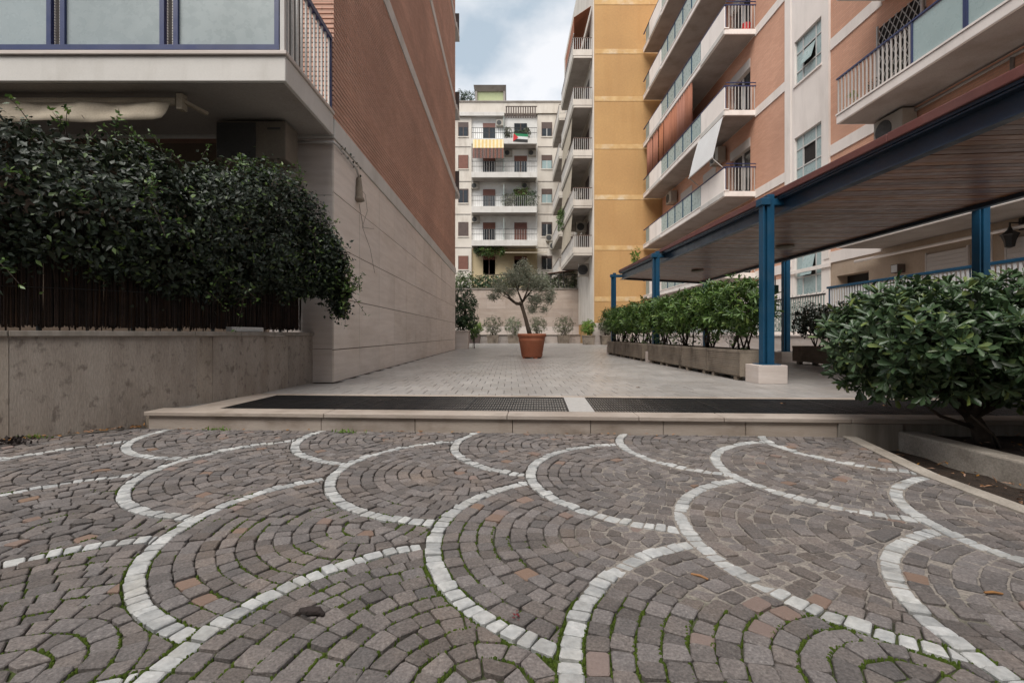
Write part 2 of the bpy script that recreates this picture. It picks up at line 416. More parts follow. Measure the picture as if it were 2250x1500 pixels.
l_ivy = leaf_mat('climber_leaf', (0.005,0.011,0.005), (0.016,0.029,0.012), rough=0.48, trans=0.12, c3=(0.075,0.12,0.025))
l_pit = leaf_mat('glossy_leaf', (0.025,0.05,0.022), (0.072,0.118,0.052), rough=0.33, trans=0.14, c3=(0.14,0.18,0.05))
l_hedge = leaf_mat('hedge_leaf', (0.03,0.062,0.017), (0.10,0.175,0.038), rough=0.4, trans=0.25, c3=(0.15,0.21,0.05))
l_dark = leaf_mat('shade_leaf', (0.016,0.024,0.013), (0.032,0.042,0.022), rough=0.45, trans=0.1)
l_olive = leaf_mat('olive_leaf', (0.155,0.172,0.118), (0.32,0.33,0.255), rough=0.55, trans=0.35, c3=(0.40,0.405,0.34))
l_lime = leaf_mat('lime_leaf', (0.10,0.19,0.025), (0.19,0.30,0.05), rough=0.45, trans=0.3)
l_greyg = leaf_mat('grey_green_leaf', (0.075,0.085,0.048), (0.16,0.17,0.10), rough=0.6, trans=0.2)
l_vari = leaf_mat('variegated_leaf', (0.075,0.11,0.045), (0.24,0.27,0.17), rough=0.5, trans=0.25, c3=(0.38,0.38,0.33))
l_deep = leaf_mat('deep_green_leaf', (0.018,0.04,0.016), (0.045,0.085,0.03), rough=0.45, trans=0.15)
l_fl = leaf_mat('terrace_leaf', (0.04,0.065,0.02), (0.11,0.15,0.05), rough=0.5, trans=0.25, c3=(0.45,0.44,0.42))

# ------------------------------------------------------------------ foliage
T_OB = ([(0,0,0),(.4,.32,.05),(.78,.5,.03),(1,0,-.07),(.78,-.5,.03),(.4,-.32,.05),(.6,0,-.05)],
        [(0,1,6),(1,2,6),(2,3,6),(3,4,6),(4,5,6),(5,0,6)])
T_OV = ([(0,0,0),(.38,.5,.06),(1,0,-.08),(.38,-.5,.06),(.42,0,-.03)], [(0,1,4),(1,2,4),(2,3,4),(3,0,4)])
T_DI = ([(0,0,0),(.5,.5,.03),(1,0,-.05),(.5,-.5,.03)], [(0,1,2),(0,2,3)])

def norm(a):
    return a / np.maximum(np.linalg.norm(a, axis=1, keepdims=True), 1e-9)

def leaf_mesh(name, pos, ax, nr, L, W, tmpl, m, parent):
    ax = norm(ax); nr = norm(nr - ax*(nr*ax).sum(1, keepdims=True)); sd = np.cross(ax, nr)
    T = np.array(tmpl[0]); k = len(T); n = len(pos)
    v = (pos[:,None,:] + ax[:,None,:]*(T[None,:,0,None]*L[:,None,None]) + sd[:,None,:]*(T[None,:,1,None]*W[:,None,None])
         + nr[:,None,:]*(T[None,:,2,None]*L[:,None,None])).reshape(-1,3)
    f = (np.array(tmpl[1])[None] + (np.arange(n)*k)[:,None,None]).reshape(-1,3)
    me = bpy.data.meshes.new(name)
    me.vertices.add(len(v)); me.vertices.foreach_set('co', v.astype(np.float32).ravel())
    me.loops.add(f.size); me.loops.foreach_set('vertex_index', f.astype(np.int32).ravel())
    me.polygons.add(len(f)); me.polygons.foreach_set('loop_start', np.arange(len(f), dtype=np.int32)*3)
    me.update(calc_edges=True); me.validate()
    me.materials.append(m)
    return link(bpy.data.objects.new(name, me), parent)

def rosettes(c, d, k, L, W, spread=(0.7, 1.45)):
    """k leaves around each centre c with axis d"""
    n = len(c); d = norm(d)
    h = np.where(np.abs(d[:,2:3]) < 0.9, np.array([[0,0,1.]]), np.array([[1.,0,0]]))
    a = norm(np.cross(d, h)); b = np.cross(d, a)
    P, A, Nn, LL, WW = [], [], [], [], []
    ph = NP.uniform(0, 6.28, n)
    for i in range(k):
        t = ph + 2*math.pi*i/k + NP.normal(0, .25, n)
        rdl = a*np.cos(t)[:,None] + b*np.sin(t)[:,None]
        s = NP.uniform(spread[0], spread[1], n)[:,None]
        A.append(d*np.cos(s) + rdl*np.sin(s)); Nn.append(d*np.sin(s) - rdl*np.cos(s))
        P.append(c + NP.normal(0, L*.06, (n,3)))
        l = L*NP.uniform(.5, 1.25, n); LL.append(l); WW.append(l*(W/L)*NP.uniform(.8, 1.15, n))
    return np.concatenate(P), np.concatenate(A), np.concatenate(Nn), np.concatenate(LL), np.concatenate(WW)

def shell(n, c, r, p=2.6, lo=0.55, lump=0.16, fr=2.2, zcut=-1.0):
    """points through a lumpy rounded-box crown; returns points and outward directions"""
    out, dr = [], []
    c, r = np.array(c), np.array(r)
    while sum(len(x) for x in out) < n:
        d = norm(NP.normal(0, 1, (n,3)))
        q = 1/((np.abs(d)**p).sum(1)**(1/p))
        d2 = d*q[:,None]
        d2 = d2[d2[:,2] > zcut]
        lm = np.array([1 + lump*vnoise(x*fr+c[0]*3, y*fr+c[1]*3, z*fr) + 0.5*lump*vnoise(x*fr*2.7+9, y*fr*2.7+c[1], z*fr*2.7) for x,y,z in d2])
        s = lo + (1-lo)*np.sqrt(NP.uniform(0, 1, len(d2)))
        pt = d2*(lm*s)[:,None]
        keep = np.array([vnoise(x*3.1+c[0]*2, y*3.1+c[1]*2, z*3.1+4) > -0.28 for x,y,z in pt])
        out.append((pt*r + c)[keep]); dr.append(norm(d2/r)[keep])
    return np.concatenate(out)[:n], np.concatenate(dr)[:n]

def stems(name, base, c, r, n, r0, m, parent, seed=0):
    q = random.Random(seed); b = MB()
    for i in range(n):
        a = q.uniform(0, 6.28)
        s = Vector(base) + Vector((q.uniform(-.3,.3)*r[0], q.uniform(-.3,.3)*r[1], 0))
        e = Vector(c) + Vector((math.cos(a)*r[0]*q.uniform(.2,.75), math.sin(a)*r[1]*q.uniform(.2,.75), r[2]*q.uniform(0,.75)))
        mid = s.lerp(e, .45) + Vector((q.uniform(-1,1)*r[0]*.18, q.uniform(-1,1)*r[1]*.18, 0))
        b.tube([s, s.lerp(mid,.5)+Vector((q.uniform(-.02,.02),0,0)), mid, e], [r0, r0*.85, r0*.7, r0*.3], 5)
    return b.build(name, m, parent, smooth=True)

def shrub(name, label, cat, base, c, r, n, leafL, leafW, lm, k=7, tmpl=T_OB, group=None, nst=6, r0=0.012, seed=0, p=2.6, lo=.55, up=.5, lump=.16, zcut=-1., parent=None, spread=(.7,1.45), bark=None):
    t = thing(name, label, cat, base, group) if parent is None else parent
    off = np.array(base)
    pts, d = shell(n, np.array(c)-off, r, p=p, lo=lo, lump=lump, zcut=zcut)
    d = d + np.array([0,0,up]) + NP.normal(0, .35, d.shape)
    P, A, Nn, L, W = rosettes(pts, d, k, leafL, leafW, spread)
    o = leaf_mesh('foliage', P, A, Nn, L, W, tmpl, lm, t)
    if nst:
        stems('stem', (0,0,0), tuple(np.array(c)-off), r, nst, r0, bark or m_barkd, t, seed)
    return t

# ------------------------------------------------------------------ ground, pavement of cobbles in fish-scale fans
gr = B(-900, 900, -900, 900, -0.6, -0.30).build('ground', m_ground)
tag(gr, 'dark ground below and around the courtyard', 'ground', kind='structure')

ZP = -0.13
RI, RO = 0.691, 0.749          # inner and outer radius of the marble border of one fan
FANS = [(-2.95,3.55),(-1.92,3.54),(-0.74,3.40),(0.36,3.16),(1.46,3.14),(2.48,3.17),
        (-2.25,2.64),(-1.20,2.63),(-0.20,2.57),(0.83,2.48),(1.88,2.55),
        (-2.75,1.83),(-1.71,1.81),(-0.53,1.84),(0.45,1.74),(1.38,1.72),(2.34,1.75),
        (-2.15,1.0),(-1.11,1.01),(-0.05,0.98),(0.85,0.98),(1.78,1.08),
        (-1.55,0.33),(-0.56,0.33),(0.40,0.325),(1.35,0.30),(2.3,0.35),(-2.55,0.33),(-3.15,1.0),(-3.75,1.83),(-3.2,2.64),
        (-3.05,-0.41),(-2.05,-0.41),(-1.05,-0.41),(-0.08,-0.41),(0.88,-0.41),(1.85,-0.4),
        (-2.55,-1.14),(-1.55,-1.14),(-0.56,-1.14),(0.40,-1.14),(1.35,-1.14),(2.3,-1.12)]
STEP_A = -0.0593                                     # the step runs slightly askew
def step_y(x): return 3.556 + STEP_A*x
WALL = [(-6.6,2.0),(-5.2,2.55),(-4.2,2.95),(-3.5,3.36),(-2.97,3.82),(-2.73,4.2),(-2.6,4.6),(-2.52,5.2),(-2.46,6.0)]
def spline(pts, n):
    P = [Vector((*p[:2], 0)) for p in pts]; out = []
    for i in range(len(P)-1):
        p0, p1, p2, p3 = P[max(i-1,0)], P[i], P[i+1], P[min(i+2,len(P)-1)]
        for k in range(n):
            t = k/n
            out.append(0.5*((2*p1)+(p2-p0)*t+(2*p0-5*p1+4*p2-p3)*t*t+(3*p1-p0-3*p2+p3)*t**3))
    out.append(P[-1]); return out
WC = spline(WALL, 10)
EDGE = [(2.39,3.45),(2.27,3.0),(2.135,2.48),(2.09,1.95),(2.02,1.2),(1.95,0.2),(1.9,-1.7)]   # right edge of the cobbles
def edge_x(y):
    for (x0,y0),(x1,y1) in zip(EDGE, EDGE[1:]):
        if y1 <= y <= y0: return x0 + (x1-x0)*(y0-y)/(y0-y1)
    return EDGE[0][0] if y > EDGE[0][1] else EDGE[-1][0]

def clip(poly, n, d):
    """keep the side where n.p >= d"""
    out = []
    for i in range(len(poly)):
        a, b = poly[i], poly[(i+1) % len(poly)]
        da, db = n[0]*a[0]+n[1]*a[1]-d, n[0]*b[0]+n[1]*b[1]-d
        if da >= 0: out.append(a)
        if (da >= 0) != (db >= 0):
            t = da/(da-db); out.append((a[0]+(b[0]-a[0])*t, a[1]+(b[1]-a[1])*t))
    return out

def area(p): return 0.5*sum(p[i][0]*p[(i+1)%len(p)][1]-p[(i+1)%len(p)][0]*p[i][1] for i in range(len(p)))

def bounds_clip(poly):
    poly = clip(poly, (STEP_A, -1), -3.548)                      # foot of the step
    if not poly: return poly
    cy = sum(p[1] for p in poly)/len(poly)
    ex = edge_x(cy)
    s = (edge_x(cy+.05)-edge_x(cy-.05))/.1
    n = (-1, s); l = math.hypot(*n)
    poly = clip(poly, (n[0]/l, n[1]/l), (n[0]*(ex-.004)+n[1]*cy)/l)
    return poly

def wall_side(x, y, off=0.10):
    """signed distance to the curved garden wall, positive on the court's side"""
    best = 1e9
    for a, b in zip(WC, WC[1:]):
        ab = b-a; t = max(0, min(1, (Vector((x,y,0))-a).dot(ab)/ab.length_squared))
        q = a+ab*t; v = Vector((x,y,0))-q
        if v.length < abs(best):
            best = v.length * (1 if ab.x*v.y-ab.y*v.x < 0 else -1)
    return best - off

def stone(mb, poly, z, h, inset, q, round_=0.11, tiltmax=0.0):
    if round_:
        pts = []
        n = len(poly)
        for i in range(n):
            a, b, c = poly[i-1], poly[i], poly[(i+1) % n]
            k1, k2 = round_*q.uniform(.5,1.3), round_*q.uniform(.5,1.3)
            pts.append((b[0]+(a[0]-b[0])*k1, b[1]+(a[1]-b[1])*k1)); pts.append((b[0]+(c[0]-b[0])*k2, b[1]+(c[1]-b[1])*k2))
    else: pts = poly
    cx = sum(p[0] for p in pts)/len(pts); cy = sum(p[1] for p in pts)/len(pts)
    n = len(pts); tx, ty = q.uniform(-tiltmax,tiltmax), q.uniform(-tiltmax,tiltmax)
    def zt(p): return (p[0]-cx)*tx + (p[1]-cy)*ty
    inn = []
    for p in pts:
        dx, dy = cx-p[0], cy-p[1]; l = math.hypot(dx,dy) or 1
        inn.append((p[0]+dx/l*min(inset,l*.5), p[1]+dy/l*min(inset,l*.5)))
    vs = [(p[0],p[1],z-h) for p in pts] + [(p[0],p[1],z-inset*.8+zt(p)) for p in pts] + [(p[0],p[1],z+zt(p)) for p in inn]
    fs = [(r*n+i, r*n+(i+1)%n, (r+1)*n+(i+1)%n, (r+1)*n+i) for r in (0,1) for i in range(n)] + [list(range(2*n,3*n))]
    mb.add(vs, fs)

def mortar(x, y):
    a = math.exp(-((x-1.25)/0.75)**2 - ((y-1.75)/0.55)**2) + 0.8*math.exp(-((x-1.35)/0.6)**2 - ((y-2.65)/0.45)**2)
    a += 0.5*math.exp(-((x-.45)/0.35)**2 - ((y-1.75)/0.35)**2)
    a += .42*max(0,min(1,(x-.15)/.5))*max(0,min(1,(y-1.2)/.35))
    return max(0, min(1, (a*1.5 - 0.42 + 0.55*vnoise(x, y, 2, 3.2) + 0.25*vnoise(x, y, 5, 9))*1.6))

stones = []       # (y, kind, polygon)
q = random.Random(3)
def fan_stones(i):
    cx, cy = FANS[i]
    over = [f for f in FANS if f[0] > cx+0.05 and math.hypot(f[0]-cx, f[1]-cy) < 2*RO+.1]
    rings = [('m', RI, RO)]
    r = RI
    while r > 0.03:
        w = 0.0585*q.uniform(.94,1.06); r2 = max(r-w, 0)
        if r2 < .035: r2 = 0
        rings.append(('c', r2, r)); r = r2
    for kind, a, b in rings:
        mid = (a+b)/2 if a > 0 else b*.6
        step = (0.0475 if kind == 'm' else 0.0625)
        n = max(3, int(round(2*math.pi*mid/step)))
        if a == 0: n = 1
        t0 = q.uniform(0, 6.28)
        cuts = [t0 + 2*math.pi*(k + q.uniform(-.16,.16))/n for k in range(n)]
        for k in range(n):
            ta, tb = cuts[k], cuts[(k+1) % n] + (2*math.pi if k == n-1 else 0)
            tm = (ta+tb)/2
            px, py = cx+mid*math.cos(tm), cy+mid*math.sin(tm)
            if not (-4.2 < px < 2.6 and -1.6 < py < 3.85): continue
            g = 0.0024 if kind == 'c' else 0.0031
            if n == 1: poly = [(cx+(b-g)*math.cos(j*1.256), cy+(b-g)*math.sin(j*1.256)) for j in range(5)]
            else:
                ga, gb = g/max(a,.03), g/b
                rj = lambda: q.uniform(-.0045,.0045)
                poly = [(cx+(a+g+rj())*math.cos(ta+ga), cy+(a+g)*math.sin(ta+ga)), (cx+(b-g+rj())*math.cos(ta+gb), cy+(b-g)*math.sin(ta+gb)),
                        (cx+(b-g+rj())*math.cos(tb-gb), cy+(b-g)*math.sin(tb-gb)), (cx+(a+g+rj())*math.cos(tb-ga), cy+(a+g)*math.sin(tb-ga))]
            yield kind, poly, (px, py), over
def try_stone(kind, poly, p, over):
    for f in over:
        dx, dy = p[0]-f[0], p[1]-f[1]; d = math.hypot(dx,dy)
        if d < RO-.03: return
        if d < RO+.12:
            n = (dx/d, dy/d); poly = clip(poly, n, n[0]*f[0]+n[1]*f[1]+RO+.004)
            if len(poly) < 3: return
    poly = bounds_clip(poly)
    if len(poly) < 3: return
    if area(poly) < 0: poly = poly[::-1]
    if area(poly) < 0.0003: return
    if p[0] < -2.2 and wall_side(p[0], p[1]) < 0.0: return
    stones.append((p[1], kind, poly))
for i in range(len(FANS)):
    for s in fan_stones(i): try_stone(*s)
y = -1.6
while y < 3.9:                                          # plain rows where no fan reaches
    x = -4.2 + q.uniform(0,.08)
    while x < 2.6:
        w = q.uniform(.05,.072); p = (x+w/2, y+.0295)
        g = .0024; j = lambda: q.uniform(-.004,.004)
        poly = [(x+g+j(), y+g+j()), (x+w-g+j(), y+g+j()), (x+w-g+j(), y+.059-g+j()), (x+g+j(), y+.059-g+j())]
        try_stone('c', poly, p, FANS)
        x += w
    y += .059

# bed grid
bx0, bx1, by0, by1, nx, ny = -4.6, 2.42, -1.7, 3.82, 200, 170
vs, fs, mo = [], [], []
for j in range(ny+1):
    for i in range(nx+1):
        x = bx0+(bx1-bx0)*i/nx; y = by0+(by1-by0)*j/ny
        x = min(x, edge_x(y)+.01)
        mm = mortar(x, y)
        mo.append(mm); vs.append((x, y, ZP-.011+.0072*mm+.002*vnoise(x,y,0,20)))
for j in range(ny):
    for i in range(nx):
        a = j*(nx+1)+i; fs.append((a, a+1, a+nx+2, a+nx+1))
pave = MB().add(vs, fs).build('pavement', m_bed)
at_ = pave.data.attributes.new('mortar', 'FLOAT', 'POINT'); at_.data.foreach_set('value', mo)
mz = [max(0, min(1, (1.5*math.exp(-max(0, v[1]-1.05)/.45-max(0, .7-v[1])/.25) + .5*math.exp(-((v[0]+.6)/.9)**2-((v[1]-1.5)/.5)**2) - .55 + 1.1*vnoise(v[0],v[1],0,4.5)))) for v in vs]
at_ = pave.data.attributes.new('mossy', 'FLOAT', 'POINT'); at_.data.foreach_set('value', mz)
tag(pave, 'courtyard pavement of grey brown cobbles in fans with white marble borders', 'pavement', kind='structure')

for kind, name, m, cap in (('c', 'cobble', m_cobble, 300), ('m', 'marble_sett', m_marble, 300)):
    ss = sorted([s for s in stones if s[1] == kind], key=lambda s: s[0] if abs(s[2][0][0]) < 1.09*s[0]+.1 else 99)
    rest = MB()
    for k, (yy, _, poly) in enumerate(ss):
        z = ZP + q.uniform(-.0042,.0042) + (0.001 if kind == 'm' else 0)
        if k < cap:
            b = MB(); stone(b, poly, z, .03, .0036, q, tiltmax=.075); b.build(name, m, pave)
        else:
            stone(rest, poly, z, .03, .0036, q, tiltmax=.075)
    if rest.v:
        tag(rest.build(name + 's_beyond', m, pave), kind='stuff')

# moss tufts in the joints of the near and left fans
mb = MB(); q = random.Random(5)
for cx, cy in FANS:
    for r in [RO+.003] + [RI-.0585*k for k in range(12)]:
        if r < .05: continue
        n = int(2*math.pi*r/.0075)
        for k in range(n):
            t = 2*math.pi*(k+q.random())/n; x, y = cx+r*math.cos(t)+q.gauss(0,.0022), cy+r*math.sin(t)+q.gauss(0,.0022)
            if not (-2.6 < x < 1.9 and .85 < y < 2.3) or x > edge_x(y)-.03: continue
            if any(f[0] > cx+.05 and math.hypot(x-f[0], y-f[1]) < RO for f in FANS): continue
            w = .62*math.exp(-max(0, y-1.05)/.42) + .22*math.exp(-((x+.6)/.9)**2-((y-1.5)/.5)**2) - .75*mortar(x,y)
            w *= 1.2 if x < .9 else .75
            if vnoise(x,y,0,4.5) + .35*vnoise(x,y,3,14) + w*1.5 < .41: continue
            s = q.uniform(.0035,.0075); z0 = ZP-.013; h = q.uniform(.009,.0145)
            ring = [(x+s*q.uniform(.7,1.3)*math.cos(a*1.047), y+s*q.uniform(.7,1.3)*math.sin(a*1.047)) for a in range(6)]
            mb.add([(u,v,z0) for u,v in ring]+[(x+(u-x)*.6,y+(v-y)*.6,z0+h*.8) for u,v in ring]+[(x,y,z0+h)],
                   [(i,(i+1)%6,6+(i+1)%6,6+i) for i in range(6)]+[(6+i,6+(i+1)%6,12) for i in range(6)])
tag(mb.build('moss', m_moss, None, smooth=True), 'bright green moss growing in the joints of the near cobbles', 'moss', kind='stuff')

# concrete edging strip right of the cobbles, trough of dirt beyond it
b = MB()
for (x0,y0),(x1,y1) in zip(EDGE, EDGE[1:]):
    b.hexa([(x0,y0,-.3),(x0+.095,y0,-.3),(x1+.095,y1,-.3),(x1,y1,-.3),(x0,y0,ZP+.006),(x0+.095,y0,ZP+.004),(x1+.095,y1,ZP+.004),(x1,y1,ZP+.006)])
tag(b.build('kerb_strip', m_kerb), 'pale concrete edging strip along the right side of the cobbles', 'kerb', kind='structure')
vs, fs = [], []
for j in range(41):
    for i in range(15):
        x = 1.9+1.1*i/14; y = -1.7+5.25*j/40; vs.append((x, y, -.225+.03*vnoise(x,y,0,5)+.012*vnoise(x,y,0,17)))
for j in range(40):
    for i in range(14):
        a = j*15+i; fs.append((a,a+1,a+16,a+15))
tag(MB().add(vs,fs).build('dirt_trough', m_soil, None, smooth=True), 'strip of brown dirt between edging strip and planting bed', 'dirt', kind='structure')

# ------------------------------------------------------------------ raised terrace: step, edge slabs, gratings, floor tiles
tf = MB()
tf.prism([(-3.3,step_y(-3.3)+.23),(12,step_y(12)+.23),(12,36.2),(-14,36.2),(-14,6.0),(-3.3,6.0)], -.29, -.012)
terr = tf.build('terrace_floor', m_grout)
tag(terr, 'raised courtyard floor of pale grey tiles', 'floor', kind='structure')
ang = math.atan(STEP_A); ux, uy = math.cos(ang), math.sin(ang)
def UV(u, v): return (u*ux - v*uy, 3.556 + u*uy + v*ux)
def slab(u0, u1, v0, v1, z0, z1, name, m, bevel=.004, parent=terr, sk=0.0):
    return MB().prism([UV(u0,v0),UV(u1,v0),UV(u1+sk,v1),UV(u0+sk,v1)], z0, z1).build(name, m, parent, bevel)
us = [-2.86,-1.42,-.02,.95,1.56,2.45,3.6,5.2]
for a, b_ in zip(us, us[1:]):
    slab(a+.0015, b_-.0015, 0, .205, -.034, 0, 'edge_slab', m_step, .006)
ur = [-2.84,-1.45,-.72,.02,.60,1.13,1.72,2.36]
for a, b_ in zip(ur, ur[1:]):
    slab(a+.002, b_-.002, .022+q.uniform(-.002,.002), .06, -.30, -.0365, 'riser_panel', m_step, .003)
slab(2.362, 2.80, .004, .07, -.34, -.0365, 'riser_panel', m_travd, .003)
slab(2.804, 6.0, .03, .07, -.34, -.0365, 'riser_panel', m_travd, .003)
slab(-2.9, 6.2, .07, .23, -.30, -.05, 'step_core', m_conc, 0)
slab(-2.66, -2.385, .207, 1.06, -.03, 0, 'edge_slab', m_step, .003)
slab(-2.66, 5.6, 1.062, 1.165, -.03, 0, 'border_strip', m_step, .003)
slab(.455, .655, .21, 1.06, -.03, .001, 'white_tile_strip', m_strip, .003)
def grate(u0, u1, label):
    t = thing('drain_grating', label, 'grating', (*UV((u0+u1)/2, .6), 0))
    ox, oy = UV((u0+u1)/2, .6)
    def q4(a, b_, c, d): return [(p[0]-ox, p[1]-oy) for p in (UV(a,c),UV(b_,c),UV(b_,d),UV(a,d))]
    fr = MB()
    for a, b_, c, d in ((u0,u1,.209,.221),(u0,u1,1.047,1.059),(u0,u0+.012,.222,1.046),(u1-.012,u1,.222,1.046)):
        fr.prism(q4(a,b_,c,d), -.03, -.001)
    fr.build('frame', m_grate, t)
    bars = MB(); u = u0+.03
    while u < u1-.02:
        bars.prism(q4(u, u+.0075, .222, 1.046), -.035, -.003 - q.uniform(0,.002)); u += .0225
    bars.build('bars', m_grate, t)
    cr = MB()
    for k in range(1, 6):
        v = .222+.825*k/6; cr.prism(q4(u0+.013, u1-.013, v, v+.006), -.034, -.007)
    cr.build('cross_rods', m_grate, t)
    k = u0 + 1.0
    while k < u1-.3:
        MB().prism(q4(k, k+.013, .222, 1.046), -.036, -.0015).build('panel_joint', m_grate, t); k += 1.0
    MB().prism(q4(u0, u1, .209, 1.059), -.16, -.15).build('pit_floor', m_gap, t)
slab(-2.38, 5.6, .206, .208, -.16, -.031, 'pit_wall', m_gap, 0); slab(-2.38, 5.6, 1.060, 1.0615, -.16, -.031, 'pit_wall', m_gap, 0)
grate(-2.383, .453, 'long black steel drain grating between garden wall and white tile strip')
grate(.657, 5.2, 'black steel drain grating running under the glossy bush on the right')

# floor tiles in running bond
q = random.Random(9)
TW, TL = .165, .33
near, rest = [], MB()
vlim = 1.168
for j in range(0, 98):
    y0 = 4.2 + TL*j
    i0 = -16 if y0 < 20 else -90
    xr = 7.3
    x = (-2.7 if y0 < 20 else -3.6) + (TW/2 if j % 2 else 0)
    while x < xr:
        g = .0028
        poly = [(x+g,y0+g),(x+TW-g,y0+g),(x+TW-g,y0+TL-g),(x+g,y0+TL-g)]
        cx, cy = x+TW/2, y0+TL/2
        if cy < 6.2: poly = clip(poly, (-STEP_A/math.hypot(1,STEP_A), 1/math.hypot(1,STEP_A)), (3.556/math.hypot(1,STEP_A))+vlim)
        inside = len(poly) >= 3 and abs(area(poly)) > .003 and not (cx < -2.14 and 6 < cy < 19.3) and not (cy < 6.02 and cx < -2.56)
        if inside:
            z = q.uniform(-.0012,.0008)
            if cy < 9.5 and abs(cx) < cy*1.05: near.append((cy+abs(cx)*.3, poly, z))
            else:
                n = len(poly)
                rest.add([(p[0],p[1],z-.008) for p in poly]+[(p[0],p[1],z) for p in poly], [(k,(k+1)%n,n+(k+1)%n,n+k) for k in range(n)]+[list(range(n,2*n))])
        x += TW
near.sort(key=lambda t: t[0])
for k, (_, poly, z) in enumerate(near):
    if area(poly) < 0: poly = poly[::-1]
    if k < 300:
        b = MB(); stone(b, poly, z, .008, .0018, q, round_=0); b.build('floor_tile', m_tile, terr)
    else: stone(rest, poly, z, .008, .0018, q, round_=0)
tag(rest.build('floor_tiles_beyond', m_tile, terr), kind='stuff')

# ------------------------------------------------------------------ left brick building
LB = thing('brick_building', 'red brick apartment building with travertine base and corner balcony, left of the court', 'building', (-2.2, 6.0, 0))
lo = Vector((-2.2, 6.0, 0))
def LBx(mb, name, m, parent=LB, **k):
    if parent is LB: mb.v = [(p[0]-lo.x, p[1]-lo.y, p[2]-lo.z) for p in mb.v]
    return mb.build(name, m, parent, **k)
XW, YW, YE, ZT = -2.2, 5.97, 19.3, 17.5
LBx(B(-14, XW-.014, YW+.014, YE, 3.0, ZT), 'wall_core', m_brickLc)
LBx(B(-14, XW-.022, YW+.03, YE-.02, -.02, 3.04), 'base_core', m_joint)
bands = [(3.05,3.29),(6.40,6.67),(9.76,10.03),(13.1,13.37),(16.45,16.72)]
for z0, z1 in bands:
    LBx(B(-14, XW+.018, YW-.012, YE+.12, z0, z1), 'string_course', m_white, bevel=.006)
cs = MB(); z = 3.292; H = .06
while z < ZT:
    if not any(a-.03 < z < b_ for a, b_ in bands):
        cs.box(-9, XW, YW, YE, z, z+H-.016)
    z += H
tag(LBx(cs, 'brick_courses', m_brickL), kind='stuff')
zs = [0.0, .41, 1.07, 1.72, 2.38, 3.048]
ys = [YW+.001, 7.0] + [7.0+1.05*k for k in range(1, 12)] + [YE]
for a, b_ in zip(zs, zs[1:]):
    for c, d in zip(ys, ys[1:]):
        off = q.uniform(-.0015,.0015)
        LBx(B(XW-.02, XW+off, c+.005, d-.005, a+.006, b_-.006), 'stone_panel', m_travL)
for a, b_ in zip([0,.42,2.34], [.42,2.34,3.048]):
    LBx(B(-3.0, XW-.0225, YW-.0, YW+.02, a+.003, b_-.003), 'stone_panel', m_trav)
for zb in (6.40, 9.76, 13.1):                               # balcony ends on the far facade
    LBx(B(-3.4, XW+.06, YE+.121, YE+1.1, zb-.02, zb+.2), 'far_balcony_end', m_white)
    LBx(B(-3.4, XW+.05, YE+1.02, YE+1.06, zb+.2, zb+1.15), 'far_railing', m_shutd)
# corner balcony
FB = 4.68
bal = LBx(B(-9, XW+.004, FB, YW-.013, 3.08, 3.33), 'balcony', m_white, bevel=.008)
def kid(mb, name, m, par, **k):
    base = par.matrix_basis.translation + (par.parent.matrix_basis.translation if par.parent else Vector())
    mb.v = [(p[0]-base.x, p[1]-base.y, p[2]-base.z) for p in mb.v]
    return mb.build(name, m, par, **k)
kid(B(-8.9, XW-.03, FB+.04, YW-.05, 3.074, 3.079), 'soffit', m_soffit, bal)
kid(B(-9, XW+.022, FB-.025, FB+.30, 3.332, 3.372), 'coping', m_trav, bal, bevel=.006)
kid(B(XW-.24, XW+.022, FB+.302, YW-.014, 3.332, 3.372), 'coping', m_trav, bal, bevel=.006)
yb = FB+.03
kid(B(-9, XW-.06, yb-.03, yb+.04, 3.39, 3.44), 'bottom_rail', m_navy, bal)
kid(B(-7.5, -2.62, YW-.012, YW-.002, 3.38, 5.6), 'balcony_door', m_dark, bal)
kid(B(-9, XW-.06, yb-.01, yb+.05, 4.26, 4.32), 'top_rail', m_navy, bal)
for xa, xb in ((-5.6,-4.56),(-4.377,-3.447),(-3.263,-2.318)):
    kid(B(xa, xb, yb+.012, yb+.022, 3.441, 4.259), 'glass_panel', m_glassF, bal)
    for xp in (xa-.047, xb+.002):
        kid(B(xp, xp+.045, yb-.012, yb+.038, 3.441, 4.259), 'post', m_navy, bal)
for xc in (-3.355, -4.47):                                 # narrow gaps with chains and balusters
    for dx in (-.028, .022):
        c = MB()
        for k in range(30): c.box(xc+dx-.005, xc+dx+.005, yb+.014, yb+.024, 3.43+k*.027, 3.447+k*.027)
        kid(c, 'chain', m_bar, bal)
kid(B(XW-.075, XW-.058, yb+.0, yb+.045, 3.373, 4.30), 'post', m_navy, bal)
kid(B(XW-.05, XW-.008, FB+.0, FB+.045, 3.373, 4.3), 'corner_post', m_bar, bal)
kid(B(XW-.055, XW-.005, FB+.05, YW-.02, 4.255, 4.31), 'side_rail', m_navy, bal)
n = 11
for k in range(n):
    yy = FB+.12+(YW-.08-FB-.12)*k/(n-1)
    kid(B(XW-.04, XW-.023, yy-.016, yy+.016, 3.373, 4.254), 'baluster', m_wframe, bal)
kid(B(XW-.05, XW-.01, YW-.05, YW-.022, 3.373, 4.254), 'post', m_navy, bal)

